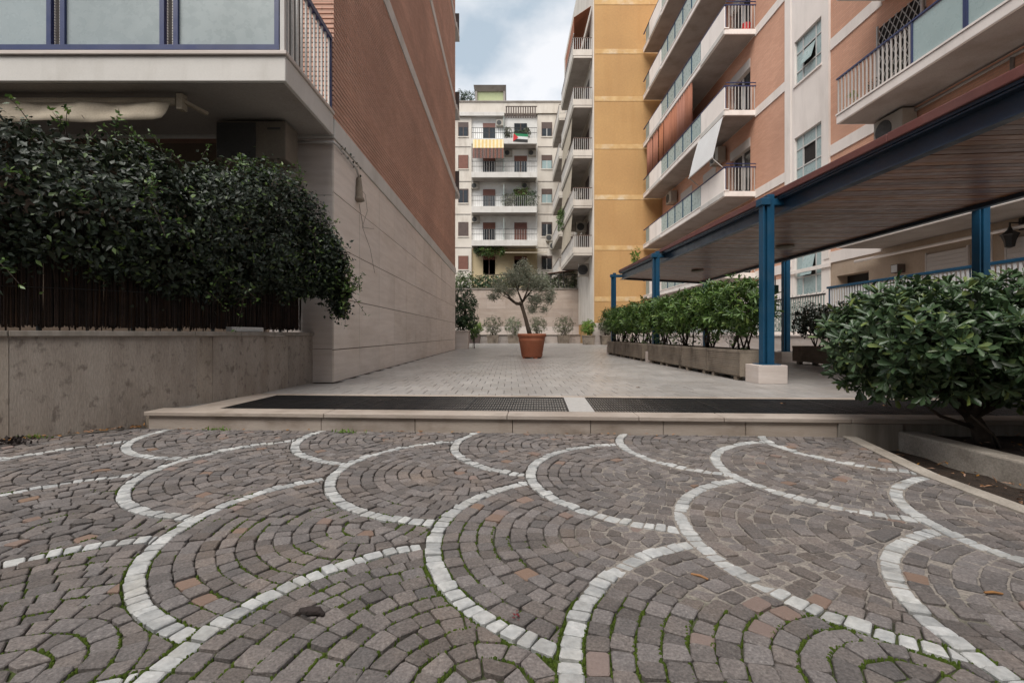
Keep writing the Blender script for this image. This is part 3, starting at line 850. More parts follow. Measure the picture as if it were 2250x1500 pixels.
# roller awning under the balcony
t = thing('roller_awning', 'rolled beige canvas awning hanging below the corner balcony', 'awning', (-4.6,4.9,2.9))
b = MB().tube([(-2.4,0,.085),(1.18,0,.085)], .04, 12); b.build('roller', m_awn, t, smooth=True)
vs, fs = [], []
for i in range(25):
    x = -2.4+3.55*i/24
    for j in range(4):
        zz = .05-(.22-.03*math.sin(i*.5)*.3-.05*max(0,(i-19)/5))*j/3
        vs.append((x-(.05*j/3 if i == 24 else 0), -.045+.02*math.sin(i*1.3+j)-.02*j, zz))
for i in range(24):
    for j in range(3): fs.append((i*4+j,(i+1)*4+j,(i+1)*4+j+1,i*4+j+1))
o = MB().add(vs,fs).build('valance', m_awn, t, smooth=True); o.modifiers.new('thickness','SOLIDIFY').thickness = .006
MB().box(1.2,1.26,-.03,.05,.0,.16).bar((1.23,.0,.1),(1.42,.14,.02),.05,.03).build('bracket', m_awn, t)

# air conditioner beneath that balcony
m_acw_shaded = M('shade_tinted_ac_casing', (0.17,0.145,0.115), (0.13,0.11,0.088), rough=0.6)  # casing colour darkened to stand in for the shade under the balcony
def air_con(label, c, w, d, h, face, shade_tinted=False):
    """outdoor unit; face is the direction (x or y axis sign) of its fan side"""
    t = thing('air_conditioner', label, 'air conditioner', c)
    m_acw = m_acw_shaded if shade_tinted else globals()['m_acw']
    if face == '-y':
        B(-w/2,w/2,-d/2,d/2,0,h).build('casing', m_acw, t, bevel=.015)
        MB().lathe((0,0,0),[(h*.40,0),(h*.40,.012),(h*.05,.02)],20).build('fan_grille', m_acd, t)
        g = t.children[-1]; g.rotation_euler = (rad(90),0,0); g.location = (-w*.14,-d/2-.001,h*.5)
    else:
        B(-d/2,d/2,-w/2,w/2,0,h).build('casing', m_acw, t, bevel=.015)
        MB().lathe((0,0,0),[(h*.40,0),(h*.40,.012),(h*.05,.02)],20).build('fan_grille', m_acd, t)
        g = t.children[-1]; g.rotation_euler = (0,rad(-90),0); g.location = (-d/2-.001,w*.14,h*.5)
    br = MB()
    for s in (-1,1):
        if face == '-y': br.box(s*w*.35-.015,s*w*.35+.015,-d/2,d/2+.08,-.03,-.001)
        else: br.box(-d/2,d/2+.08,s*w*.35-.015,s*w*.35+.015,-.03,-.001)
    br.build('bracket', m_acw, t)
    return t
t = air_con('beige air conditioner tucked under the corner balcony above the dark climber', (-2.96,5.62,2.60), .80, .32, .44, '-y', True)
B(.19,.34,-.1635,-.1605,.34,.365).build('badge', m_acd, t)
B(-.385,.06,-.1635,-.1605,.02,.42).build('fan_panel', m_acd, t)
pp = MB().tube([(-2.75,5.93,2.985),(-2.19,5.93,2.985),(-2.165,6.0,2.975),(-2.165,6.75,2.94),(-2.165,6.86,2.86)],[.016]*5,8)
t = thing('wall_lamp', 'weathered bulkhead lamp on a white conduit near the top of the travertine wall', 'lamp', (-2.165,6.86,2.5))
pp.v = [(p[0]+2.165,p[1]-6.86,p[2]-2.5) for p in pp.v]; pp.build('conduit', m_bar, t, smooth=True)
MB().lathe((0,0,0),[(.02,.36),(.035,.34),(.045,.24),(.05,.22),(.055,.08),(.075,.05),(.08,.02),(.03,0)],14).build('lamp_body', m_conc, t, smooth=True)
P = np.array([[-2.16+NP.normal(0,.02), yy, 3.0-.02*(yy-6)+NP.normal(0,.05)] for yy in NP.uniform(6.1,7.0,16)])
tv = thing('climbing_vine', 'thin vine trailing over the conduit and bulkhead lamp on the travertine wall', 'vine', (-2.17,6.3,2.9))
leaf_mesh('leaves', P-np.array([-2.17,6.3,2.9]), NP.normal(0,1,(16,3)), NP.normal(0,1,(16,3)), np.full(16,.055), np.full(16,.035), T_OV, l_dark, tv)
b = MB()
b.tube([(-2.19,6.9,2.75),(-2.19,7.25,2.72),(-2.19,7.35,2.5),(-2.19,7.1,2.2),(-2.19,7.5,1.95),(-2.19,7.75,1.6)],.0022,4)
b.tube([(-2.19,6.95,2.5),(-2.19,7.15,2.2),(-2.19,7.7,2.3)],.003,4)
b.v = [(p[0]+2.17,p[1]-6.3,p[2]-2.9) for p in b.v]; b.build('tendril', m_bark, tv)

# ------------------------------------------------------------------ curved garden wall with reed screen and climber
gw = thing('garden_wall', 'low curved wall of weathered travertine slabs below the reed screen', 'wall', (-2.7,4.2,-.15))
go = Vector((-2.7,4.2,-.15))
def curve_at(s, off=0.0):
    """s in segments of WALL; off to the left (behind the wall)"""
    k = max(0, min(len(WC)-1.001, s*10)); i = int(k); f = k-i
    p = WC[i].lerp(WC[i+1], f); d = (WC[i+1]-WC[i]).normalized()
    return p + Vector((-d.y, d.x, 0))*off
def curved(s0, s1, off0, off1, z0, z1, n=6):
    vs, fs = [], []
    for k in range(n+1):
        s = s0+(s1-s0)*k/n
        for off, z in ((off0,z0),(off1,z0),(off1,z1),(off0,z1)):
            p = curve_at(s, off); vs.append((p.x-go.x, p.y-go.y, z-go.z))
    for k in range(n):
        for j in range(4): fs.append((k*4+j,(k+1)*4+j,(k+1)*4+(j+1)%4,k*4+(j+1)%4))
    fs += [(0,1,2,3),(n*4+3,n*4+2,n*4+1,n*4)]
    return MB().add(vs,fs)
sj = [0,2.98,4.95,5.3,5.95,6.6,7.25,7.98]
for a, b_ in zip(sj, sj[1:]):
    curved(a+.0025, b_-.0025, q.uniform(-.002,.002), .05, -.29, .585, 8).build('stone_panel', m_gwall, gw)
curved(0, 7.99, .051, .40, -.29, .57, 60).build('wall_core', m_soil, gw)
sc = [0,2.98,4.9,6.0,7.1,7.985]
for a, b_ in zip(sc, sc[1:]):
    curved(a+.003, b_-.003, -.022, .34, .587, .628, 10).build('coping', m_travd, gw, bevel=.005)

rs = thing('reed_screen', 'dark brown reed screen standing on the curved garden wall', 'screen', (-2.8,4.2,.63))
b = MB(); s = .2; layer = 0
while layer < 2:
    if s > 7.85: s = .205; layer += 1
    p = curve_at(min(s,7.9), .14+.035*layer+R.uniform(-.015,.015)); z0 = .662+R.uniform(-.012,.018)-(0.03 if R.random()<.05 else 0); z1 = 1.5+R.uniform(-.08,.05)
    r = R.uniform(.0035,.006); tx = R.uniform(-.02,.02)
    a = p-Vector((-2.8,4.2,.63))
    b.tube([(a.x,a.y,z0-.63),(a.x+tx,a.y,z1-.63)], r, 4)
    d = (curve_at(s+.02)-curve_at(s)).length/.02
    s += R.uniform(.004,.0075)/max(d,.2)
tag(b.build('reeds', m_reed, rs), kind='stuff')
for z in (.95,1.35):
    b = MB(); pts = [curve_at(.2+7.6*k/60,.128)-Vector((-2.8,4.2,.63-z)) for k in range(61)]
    b.tube(pts, .004, 4).build('wire', m_iron, rs)
b = MB()
for k in range(9):
    p = curve_at(.6+.85*k,.18)-Vector((-2.8,4.2,0)); b.tube([(p.x,p.y,0),(p.x,p.y,.85)], .016, 6)
b.build('posts', m_iron, rs)
p = curve_at(6.3,.06)
t = thing('window_box', 'white plastic trough on the coping under the reed screen', 'planter', (p.x,p.y,.63))
t.rotation_euler = (0,0,rad(80))
B(-.22,.22,-.03,.04,0,.045).build('trough', m_plast, t, bevel=.006)

# climber over the screen
CL = [(-5.5,2.6,1.05,2.2,.36),(-4.5,2.98,1.1,2.2,.36),(-3.78,3.28,1.12,2.16,.36),(-3.22,3.72,1.02,2.14,.36),(-2.86,4.2,.95,2.12,.34),(-2.66,4.68,.95,2.22,.32),
      (-2.47,5.2,.95,2.26,.33),(-2.27,5.55,1.0,1.92,.27),(-2.08,5.64,1.04,1.38,.18),(-1.92,5.62,1.04,1.12,.07)]
cl = thing('climbing_hedge', 'large dark green climber hanging in a thick mass over the reed screen', 'hedge', (-2.8,4.3,.7))
def clp(t):
    k = min(len(CL)-1.001, t*(len(CL)-1)); i = int(k); f = k-i
    return [CL[i][j]+(CL[i+1][j]-CL[i][j])*f for j in range(5)]
P, Dv = [], []
for _ in range(36000):
    t_ = R.random()**.8
    x, y, z0, z1, w = clp(t_)
    a = R.uniform(0, 6.28); rr = R.uniform(.72,1.0)**.5 if R.random() < .8 else R.uniform(.3,.8)
    z0 += .16*vnoise(x*2.3,y*2.3,3)+.06*vnoise(x*9,y*9,1)
    hz = (z1-z0)/2; cz = (z0+z1)/2
    nx_, ny_ = .75, -.66
    ca, sa = math.cos(a), math.sin(a)
    if ca < -.2 and sa < .4: continue
    se = (abs(ca)**2.6+abs(sa)**2.6)**(-1/2.6)
    u, v = ca*se*rr, sa*se*rr
    px, py, pz = x+nx_*w*u, y+ny_*w*u, cz+hz*v
    lump = vnoise(px*2.2, py*2.2, pz*2.2)*.2 + vnoise(px*6, py*6, pz*6)*.07
    px += nx_*lump+R.gauss(0,.025); py += ny_*lump+R.gauss(0,.025); pz += lump*1.1+R.gauss(0,.03)
    if R.random() < .10: px += R.gauss(0,.06); py += R.gauss(0,.06); pz += R.gauss(0,.07)
    if vnoise(px*4.3, py*4.3, pz*4.3+7) < -.33: continue
    P.append((px,py,pz)); Dv.append((nx_*ca+R.gauss(0,.35), ny_*ca+R.gauss(0,.35), sa*.7+.35+R.gauss(0,.3)))
P, Dv = np.array(P), np.array(Dv)
base = np.array([-2.8,4.3,.7])
n = len(P)
ax = norm(np.cross(Dv, NP.normal(0,1,(n,3)))) + np.array([.15,-.15,-.35])
Lf = NP.uniform(.026,.062,n)
leaf_mesh('foliage', P-base, ax, norm(Dv)+NP.normal(0,.25,(n,3)), Lf, Lf*NP.uniform(.42,.6,n), T_OV, l_ivy, cl)
# inner layer that closes the mass, and loose shoots
P2 = []
for _ in range(13000):
    x, y, z0, z1, w = clp(R.random()); u, v = R.uniform(-.5,.7), R.uniform(-.85,.88)
    P2.append((x+.75*w*u, y-.66*w*u, (z0+z1)/2+(z1-z0)/2*v))
P2 = np.array(P2); n = len(P2)
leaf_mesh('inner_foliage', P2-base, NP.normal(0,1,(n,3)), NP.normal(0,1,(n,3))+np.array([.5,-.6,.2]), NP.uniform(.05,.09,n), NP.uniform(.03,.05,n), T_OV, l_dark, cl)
b = MB(); sp, sd_ = [], []
for k in range(130):
    t_ = R.random()**.7; x, y, z0, z1, w = clp(t_)
    top = R.random() < .6
    s = Vector((x+R.uniform(-.1,.25)*.75, y-R.uniform(-.1,.25)*.66, z1-.05)) if top else Vector((x+.75*w, y-.66*w, R.uniform(z0,z1)))
    d = Vector((R.uniform(-.4,.5), R.uniform(-.5,.2), R.uniform(.4,1) if top else R.uniform(-.5,.4))).normalized()
    ln = R.uniform(.12,.34)
    pts = [s+d*(ln*j/4)+Vector((0,0,-.25*ln*(j/4)**2)) for j in range(5)]
    b.tube([Vector(p_)-Vector(base) for p_ in pts], [.003,.0028,.0024,.002,.0012], 4)
    for j in range(1,5):
        for _ in range(3): sp.append(pts[j]+Vector((R.gauss(0,.012),R.gauss(0,.012),R.gauss(0,.012)))); sd_.append((R.gauss(0,1),R.gauss(0,1),R.gauss(.3,.6)))
tag(b.build('shoots', m_barkd, cl), kind='stuff')
n = len(sp); leaf_mesh('shoot_leaves', np.array([tuple(s) for s in sp])-base, np.array(sd_), NP.normal(0,1,(n,3))+np.array([0,-.5,.8]), NP.uniform(.03,.055,n), NP.uniform(.015,.027,n), T_OV, l_hedge, cl)

# ------------------------------------------------------------------ planting bed and glossy bush on the right
pb = thing('planting_bed', 'raised bed of dark soil behind a worn concrete kerb under the glossy bush', 'planting bed', (3.6,2.4,-.2))
po = Vector((3.6,2.4,-.2))
def sub(mb, o): mb.v = [(p[0]-o.x,p[1]-o.y,p[2]-o.z) for p in mb.v]; return mb
for a, b_ in ((3.40,2.42),(2.414,1.4),(1.394,.3),(.294,-.75),(-.756,-1.7)):
    sub(B(2.76,2.90,b_,a,-.33,-.085),po).build('kerb', m_kerb, pb, bevel=.012)
vs, fs = [], []
for j in range(31):
    for i in range(31):
        x = 2.88+4.4*i/30; y = -1.7+5.06*j/30; y = min(y, step_y(x)+.03); vs.append((x-po.x,y-po.y,-.115+.03*vnoise(x,y,0,4)+.015*vnoise(x,y,0,13)-po.z))
for j in range(30):
    for i in range(30):
        a = j*31+i; fs.append((a,a+1,a+32,a+31))
MB().add(vs,fs).build('soil', m_soil, pb, smooth=True)

bu = thing('glossy_bush', 'big glossy dark green bush with leaf rosettes in the raised bed', 'bush', (3.05,3.1,-.1))
bo = np.array([3.05,3.1,-.1])
PP, DD = [], []
for c, r, n in (((2.78,3.15,.57),(.56,.55,.34),420),((3.45,3.1,.58),(.80,.65,.40),640),((2.57,3.1,.52),(.34,.40,.33),240),((4.3,3.05,.60),(.80,.75,.40),420),((3.15,2.8,.50),(.48,.42,.28),280),((2.52,3.2,.38),(.22,.3,.18),80),((3.6,2.7,.44),(.45,.4,.28),200),((4.0,2.75,.40),(.5,.45,.38),240)):
    p_, d_ = shell(n, np.array(c)-bo, r, p=2.8, lo=.62, lump=.2, fr=2.6)
    PP.append(p_); DD.append(d_)
PP, DD = np.concatenate(PP), np.concatenate(DD)
DD = DD + np.array([0,-.1,.55]) + NP.normal(0,.35,DD.shape)
a5 = rosettes(PP, DD, 8, .079, .028, (.5,1.6))
leaf_mesh('foliage', *a5, T_OB, l_pit, bu)
n = 2600
p_, d_ = shell(n, np.array((3.3,3.08,.55))-bo, (1.0,.5,.26), lo=.2)
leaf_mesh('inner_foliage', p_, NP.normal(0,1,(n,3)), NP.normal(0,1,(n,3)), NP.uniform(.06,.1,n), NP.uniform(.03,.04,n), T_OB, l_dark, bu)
b = MB().tube([(.03,.0,-.03),(-.0,-.0,.08),(-.07,.02,.22),(-.12,.02,.4)],[.055,.046,.04,.03],9)
for e in ((-.55,.05,.45),(-.35,-.1,.6),(.3,0,.5),(.55,-.2,.6),(.1,.2,.7),(-.2,-.3,.5)):
    b.tube([(-.05,.01,.16),(e[0]*.4,e[1]*.4,.16+e[2]*.35),e],[.028,.02,.008],6)
b.tube([(-.04,0,.1),(-.3,-.05,.18),(-.42,-.06,.26)],[.014,.011,.006],5)
b.tube([(.02,-.1,-.01),(-.12,-.2,.1),(-.3,-.25,.22)],[.012,.009,.005],5)
b.build('trunk', m_barkd, bu, smooth=True)

# ------------------------------------------------------------------ covered walkway: posts, beams, board ceiling
cw = thing('covered_walkway', 'long low canopy with brown board ceiling on blue steel posts', 'canopy', (4.6,8.0,0))
co = Vector((4.6,8.0,0))
XF, XB = 3.42, 5.72
def rise(y): return .0187*(y-8)                 # the street-side edge climbs slightly away from the street
def shear(mb):
    mb.v = [(p[0], p[1], p[2] + (rise(p[1]) if p[0] < 4.6 else 0)) for p in mb.v]; return mb
def beam(x, s, y0, y1):
    """steel channel along the walkway; s is the side its flanges point to"""
    b = MB()
    b.box(x-.008, x+.008, y0, y1, 2.14, 2.33)
    b.box(min(x+s*.009,x+s*.075), max(x+s*.009,x+s*.075), y0, y1, 2.14, 2.156)
    b.box(min(x+s*.009,x+s*.075), max(x+s*.009,x+s*.075), y0, y1, 2.315, 2.33)
    return sub(shear(b), co)
beam(XF, -1, .4, 14.5).build('front_beam', m_beam, cw)
beam(XB, 1, .4, 14.5).build('back_beam', m_beam, cw)
sub(shear(B(XF+.01, XB-.01, 14.42, 14.49, 2.14, 2.32)), co).build('end_beam', m_beam, cw)
sub(shear(B(XF-.085, XB+.06, .4, 14.55, 2.335, 2.36)), co).build('roof_deck', m_beam, cw)
k = .4
while k < 14.5:
    e = min(k+1.9, 14.57)
    sub(shear(B(XF-.105, XF-.02, k+.003, e-.003, 2.361, 2.44+q.uniform(-.003,.003))), co).build('flashing', m_flash, cw, bevel=.008); k = e
me = B(XF-XB+.024, 0, -.043, .043, 0, .015).mesh('ceiling_board', m_slat)
y = .5
while y < 14.4:
    place('ceiling_board', me, cw, (XB-.012-co.x, y-co.y, 2.19+q.uniform(-.002,.002))).rotation_euler = (0, math.asin(rise(y)/(XB-XF)), 0); y += .1
b = MB()
for k in range(28): b.box(XF+.012, XB-.012, .42+.5*k, .92+.5*k, 2.217, 2.227)
sub(shear(b), co).build('ceiling_backing', m_gap, cw)
def post(x, y, s, plinth=True):
    """double channel post; s is the side on which its arm reaches to the beam"""
    b = MB(); dz = rise(y) if s > 0 else 0
    b.box(-.085,-.066,-.055,.055,.2,2.28+dz); b.box(-.0655,-.0295,-.015,.015,.2,2.28+dz); b.box(-.029,.058,-.05,.05,.2,2.385+dz)
    o = b.build('post', m_blue, cw, bevel=.004); o.location = (x-co.x, y-co.y, 0)
    bx = (.05, .29) if s > 0 else (-.42, -.03)
    B(*bx,-.05,.05,2.25+dz,2.33+dz).build('arm', m_blue, o, bevel=.004)
    B(-.115,.0,-.07,.07,2.25+dz,2.335+dz).build('cap', m_blue, o, bevel=.004)
    B(-.13,.10,-.12,.12,.2255,.237).build('base_plate', m_blue, o)
    if plinth: B(-.20,.155,-.165,.165,0,.225).build('plinth', m_trav, o, bevel=.004)
    return o
for yy in (6.0, 10.55, 14.85): post(3.24, yy, 1)
for yy in (6.15, 10.5, 14.8): post(6.08, yy, -1)
post(3.24, 1.5, 1, False); 
for x, y, w in ((4.72,12.0,''),(4.95,8.6,'')):
    t = thing('ceiling_lamp', 'round flat lamp on the board ceiling ' + ('near its far end' if y > 10 else 'behind the tall blue post'), 'lamp', (x,y,2.186+rise(y)*.4))
    MB().lathe((0,0,0),[(.15,0),(.15,-.03),(.11,-.05),(.02,-.055)],20).build('diffuser', m_acw, t, smooth=True)

# ------------------------------------------------------------------ planters with hedge shrubs along the walkway
def planter(x0, x1, y0, y1, top, label, group):
    t = thing('concrete_planter', label, 'planter', ((x0+x1)/2,(y0+y1)/2,0), group)
    o = Vector(((x0+x1)/2,(y0+y1)/2,0))
    b = MB(); b.box(x0,x1,y0,y1,.055,top-.04); sub(b,o).build('trough', m_conc, t)
    r = MB(); z = .075
    while z < top-.06:
        r.box(x0-.010,x1+.010,y0+.004,y1-.004,z,z+.017); z += .026
    sub(r,o).build('ribs', m_conc, t)
    b = MB(); b.box(x0-.014,x1+.014,y0+.002,y0+.05,top-.038,top); b.box(x0-.014,x1+.014,y1-.05,y1-.002,top-.038,top)
    b.box(x0-.014,x0+.05,y0+.051,y1-.051,top-.038,top); b.box(x1-.05,x1+.014,y0+.051,y1-.051,top-.038,top)
    sub(b,o).build('rim', m_conc, t)
    for yy in (y0+.12,y1-.2):
        for xx in (x0+.01,x1-.09): sub(B(xx,xx+.08,yy,yy+.08,0,.054),o).build('foot', m_conc, t)
    sub(B(x0+.05,x1-.05,y0+.05,y1-.05,top-.039,top-.03),o).build('soil', m_soil, t)
ords = ['first','second','third','fourth','fifth','sixth','seventh','eighth']
seg = [(6.20,7.22),(7.24,8.26),(8.28,9.30),(9.32,10.32),(10.78,11.74),(11.76,12.72),(12.74,13.70),(13.72,14.62)]
for k, (a, b_) in enumerate(seg):
    planter(2.99, 3.42, a, b_, .40, ords[k] + ' ribbed concrete planter of the front row from the tall post', 'front row of planters')
    yc = (a+b_)/2
    shrub('hedge_shrub', 'leafy green shrub in the ' + ords[k] + ' planter of the front row from the tall post', 'shrub', (3.2,yc,.37), (3.19,yc,1.0+.03*math.sin(k*2.1)),
          (.38,.62,.34+.03*math.cos(k*1.7)), 560 if k < 4 else 380, .10, .028, l_hedge, k=7, nst=8, r0=.014, seed=k, group='hedge shrubs in the front planters', lo=.3, up=.6, lump=.3)
    shrub('low_shoots', 'low leafy shoots between the stems in the ' + ords[k] + ' front planter', 'plant', (3.18,yc,.37), (3.18,yc,.52),
          (.2,.45,.15), 12, .09, .026, l_hedge, k=6, nst=6, r0=.006, seed=50+k, group='low shoots in the front planters', lo=.1, up=.6)
seg2 = [(6.4,7.55),(7.57,8.72),(8.74,9.9)]
for k, (a, b_) in enumerate(seg2):
    planter(5.86, 6.28, a, b_, .37, ['planter of the shaded back row behind the glossy bush','middle planter of the shaded back row under the canopy','brown planter of the shaded back row beside the far blue post'][k], 'back row of planters')
    yc = (a+b_)/2
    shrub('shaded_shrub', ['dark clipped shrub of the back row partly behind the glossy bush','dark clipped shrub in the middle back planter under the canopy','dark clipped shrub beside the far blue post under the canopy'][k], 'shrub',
          (6.05,yc,.34), (6.05,yc,.86), (.34,.6,.33), 330, .075, .03, l_dark, k=7, nst=7, r0=.014, seed=70+k, group='shaded shrubs in the back planters', lo=.3, lump=.2)  # dark leaf colour carries the shade below the canopy

# ------------------------------------------------------------------ terracotta pot and olive tree
pot = thing('terracotta_pot', 'large terracotta pot standing alone in the middle of the court', 'pot', (.565,12.2,0))
MB().lathe((0,0,0),[(.245,.03),(.262,.05),(.325,.44),(.338,.46),(.33,.475),(.345,.54),(.362,.55),(.366,.61),(.355,.625),(.32,.625),(.31,.56),(.02,.56)],40).build('body', m_terra, pot, smooth=True)
for a in (0.4,1.97,3.54,5.11):
    B(-.05,.05,-.04,.04,0,.029).build('foot', m_terra, pot).location = (.2*math.cos(a),.2*math.sin(a),0)
MB().lathe((0,0,0),[(.31,.565),(.2,.58),(.02,.585)],20).build('soil', m_soil, pot)
ol = thing('olive_tree', 'small grey green olive tree growing in the terracotta pot', 'tree', (.56,12.2,.58))
T = MB()
def W_(x, y, dy=0): 
    p = at(x, y, 12.2+dy); return (p.x-.56, p.y-12.2, p.z-.58)
T.tube([W_(1165,738),W_(1160,720,.02),W_(1155,700),W_(1150,683,-.03),W_(1146,670),W_(1144,662)],[.062,.054,.048,.044,.05,.048],9)
limbs = [([W_(1147,668),W_(1135,668,.05),W_(1126,662,.1),W_(1118,652,.1),W_(1108,642,.15)],[.034,.03,.026,.02,.012]),
         ([W_(1127,663,.08),W_(1117,655,-.1),W_(1103,648,-.25)],[.022,.016,.009]),
         ([W_(1146,668,-.05),W_(1132,664,-.12),W_(1122,655,-.2),W_(1112,640,-.3)],[.026,.022,.018,.01]),
         ([W_(1148,665),W_(1142,650,-.1),W_(1138,640,-.1),W_(1130,615,-.05)],[.032,.024,.018,.009]),
         ([W_(1147,664),W_(1160,648,.15),W_(1175,630,.25),W_(1190,620,.3)],[.034,.024,.017,.008]),
         ([W_(1148,664),W_(1158,640,-.2),W_(1165,610,-.3)],[.026,.018,.009]),
         ([W_(1160,648,.1),W_(1180,655,-.1),W_(1200,660,-.2)],[.02,.013,.007]),
         ([W_(1138,640,-.1),W_(1145,605,.1),W_(1150,575,.1)],[.017,.011,.005])]
for pts, rr in limbs: T.tube(pts, rr, 6)
T.build('trunk', m_bark, ol, smooth=True)
PS, AX = [], []
for (x, y, rx, ry, n) in ((1098,632,27,23,560),(1082,652,16,12,200),(1128,612,26,22,800),(1160,615,32,28,1150),(1190,625,24,26,800),(1150,592,26,16,420),(1178,655,26,16,560),(1207,655,16,18,300),(1170,678,20,16,270),(1195,678,14,12,120),(1150,600,50,30,500),(1150,573,10,10,70),(1214,640,10,12,110),(1120,640,22,12,260)):
    c = np.array(W_(x, y)); s = 12.2/F
    for _ in range(int(n/4.6)):
        d = NP.normal(0,1,3); d /= np.linalg.norm(d); rr = NP.uniform(.15,1.05)**.5
        tip = c + d*rr*np.array([rx*s,.42*rx/26,ry*s])
        tw = d*np.array([1,1,.8]) + np.array([0,0,.25]) + NP.normal(0,.35,3); tw /= np.linalg.norm(tw)
        for j in range(9):
            PS.append(tip - tw*.026*j + NP.normal(0,.006,3)); AX.append(tw*.7 + NP.normal(0,.6,3))
PS, AX = np.array(PS), np.array(AX); n = len(PS)
leaf_mesh('crown', PS, AX, NP.normal(0,1,(n,3))+np.array([0,-.2,.5]), NP.uniform(.045,.075,n), NP.uniform(.012,.019,n), T_DI, l_olive, ol)

# ------------------------------------------------------------------ right brick building
RB = thing('brick_building', 'orange brick apartment building with white stair bay and long balconies, right of the court', 'building', (9.24,15,0))
ro = Vector((9.24,15,0))
XR = 9.24
LV = [2.72,5.78,8.82,11.86,14.75,17.6,20.5]
def rb(mb, name, m, **k): return sub(mb, ro).build(name, m, RB, **k)
def holed(x0, x1, y0, y1, z0, z1, holes):
    """wall slab with rectangular openings (ya, yb, za, zb)"""
    b = MB(); ys_ = sorted({y0,y1,*[h[0] for h in holes],*[h[1] for h in holes]}); zs_ = sorted({z0,z1,*[h[2] for h in holes],*[h[3] for h in holes]})
    for a, c in zip(ys_, ys_[1:]):
        run = None
        for d, e in zip(zs_, zs_[1:]):
            hole = any(h[0] <= (a+c)/2 <= h[1] and h[2] <= (d+e)/2 <= h[3] for h in holes)
            if hole:
                if run: b.box(x0,x1,a,c,*run); run = None
            else: run = (run[0], e) if run else (d, e)
        if run: b.box(x0,x1,a,c,*run)
    return b
# near part
dA = [(10.6,11.9,z+.2,z+2.45) for z in LV[1:5]]
rb(holed(XR, XR+.3, 3, 13.758, 2.74, 23, dA), 'brick_wall', m_brickR)
gA = [(12.55,14.6,.55,2.2)]
rb(holed(XR+.002, XR+.3, 3, 13.758, .0, 2.738, [(12.3,13.5,.55,2.25)]), 'ground_floor_wall', m_tan)
rb(B(XR+.301, XR+.4, 3, 28.9, 0, 23), 'back_wall', m_dark)
for z in LV:
    rb(B(XR-.03, XR+.0, 11.85, 13.74, z-.06, z+.25), 'string_course', m_whiteB)
    rb(B(XR-.03, XR+.0, 15.98, 17.95, z-.06, z+.25), 'string_course', m_whiteB)
# stair bay
hw = [(14.12,15.45,z0,z1) for z0, z1 in ((1.85,3.75),(5.5,6.92),(8.6,10.02),(11.65,13.1),(14.7,16.1))]
rb(holed(XR-.035, XR+.3, 13.76, 15.96, 0, 23, hw), 'stair_bay_wall', m_whiteB)
rb(B(XR-.06, XR-.036, 13.76, 13.98, 2.8, 23), 'pilaster', m_whiteB); rb(B(XR-.06, XR-.036, 15.62, 15.96, 2.8, 23), 'pilaster', m_whiteB)
for k, (ya, yb_, z0, z1) in enumerate(hw):
    w = rb(B(XR-.075, XR+.02, ya-.03, yb_+.03, z0-.05, z0), 'stair_window', m_whiteB)
    bs = ro
    def ww(mb, name, m): return sub(mb, ro).build(name, m, w)
    yc = [ya, ya+(yb_-ya)*.26, ya+(yb_-ya)*.74, yb_]; zc = [z0, z0+(z1-z0)*.3, z0+(z1-z0)*.72, z1]
    for i in range(3):
        for j in range(3):
            if i == 1 and j == 1:
                if k in (1,):
                    ww(B(XR+.07, XR+.075, yc[1], yc[2], zc[1], zc[2]), 'dark_pane', m_dark)
                else:
                    ww(B(XR+.10, XR+.105, yc[1], yc[2], zc[1], zc[2]), 'dark_pane', m_dark)
                    ww(MB().hexa([(XR-.10,yc[1]+.05,zc[1]+.03),(XR-.09,yc[1]+.05,zc[1]+.03),(XR-.09,yc[2]-.05,zc[1]+.03),(XR-.10,yc[2]-.05,zc[1]+.03),
                                  (XR+.05,yc[1]+.05,zc[2]-.06),(XR+.06,yc[1]+.05,zc[2]-.06),(XR+.06,yc[2]-.05,zc[2]-.06),(XR+.05,yc[2]-.05,zc[2]-.06)]), 'tilted_pane', m_glassG)
            else:
                ww(B(XR+.05, XR+.056, yc[i]+.012, yc[i+1]-.012, zc[j]+.012, zc[j+1]-.012), 'pane', m_glassG)
    for v in yc: ww(B(XR+.03, XR+.065, v-.02, v+.02, z0, z1), 'mullion', m_wframe)
    for v in zc: ww(B(XR+.031, XR+.064, ya, yb_, v-.02, v+.02), 'transom', m_wframe)
rb(B(XR-.09, XR-.037, 13.7, 16.0, 2.55, 2.66), 'string_course', m_whiteB)
# far part with balcony stacks
rb(B(XR+.001, XR+.3, 15.962, 18.0, 2.5, 23), 'brick_wall', m_brickR)
rb(B(XR+.001, XR+.3, 15.962, 28.9, 0, 2.498), 'ground_floor_wall', m_whiteB)
hC = [(a, b_, z+.22, z+2.4) for z in LV[:6] for a, b_ in ((18.35,20.0),(21.4,22.8),(24.2,25.8))]
rb(holed(XR+.001, XR+.3, 18.002, 28.9, 2.5, 23, hC), 'brick_wall', m_brickR)
for a, b_, z0, z1 in hC + dA:
    d = rb(B(XR+.16, XR+.17, a, b_, z0, z1-.35), 'balcony_door', m_win)
    mid = (a+b_)/2
    for u, v in ((a,a+.07),(mid-.05,mid+.05),(b_-.07,b_)):
        sub(B(XR+.12, XR+.158, u, v, z0, z1-.35), ro).build('door_frame', m_wframe, d)
    sub(B(XR-.02, XR+.158, a+.002, b_-.002, z1-.349, z1-.002), ro).build('shutter_box', m_roll, d)
XBF = 8.06
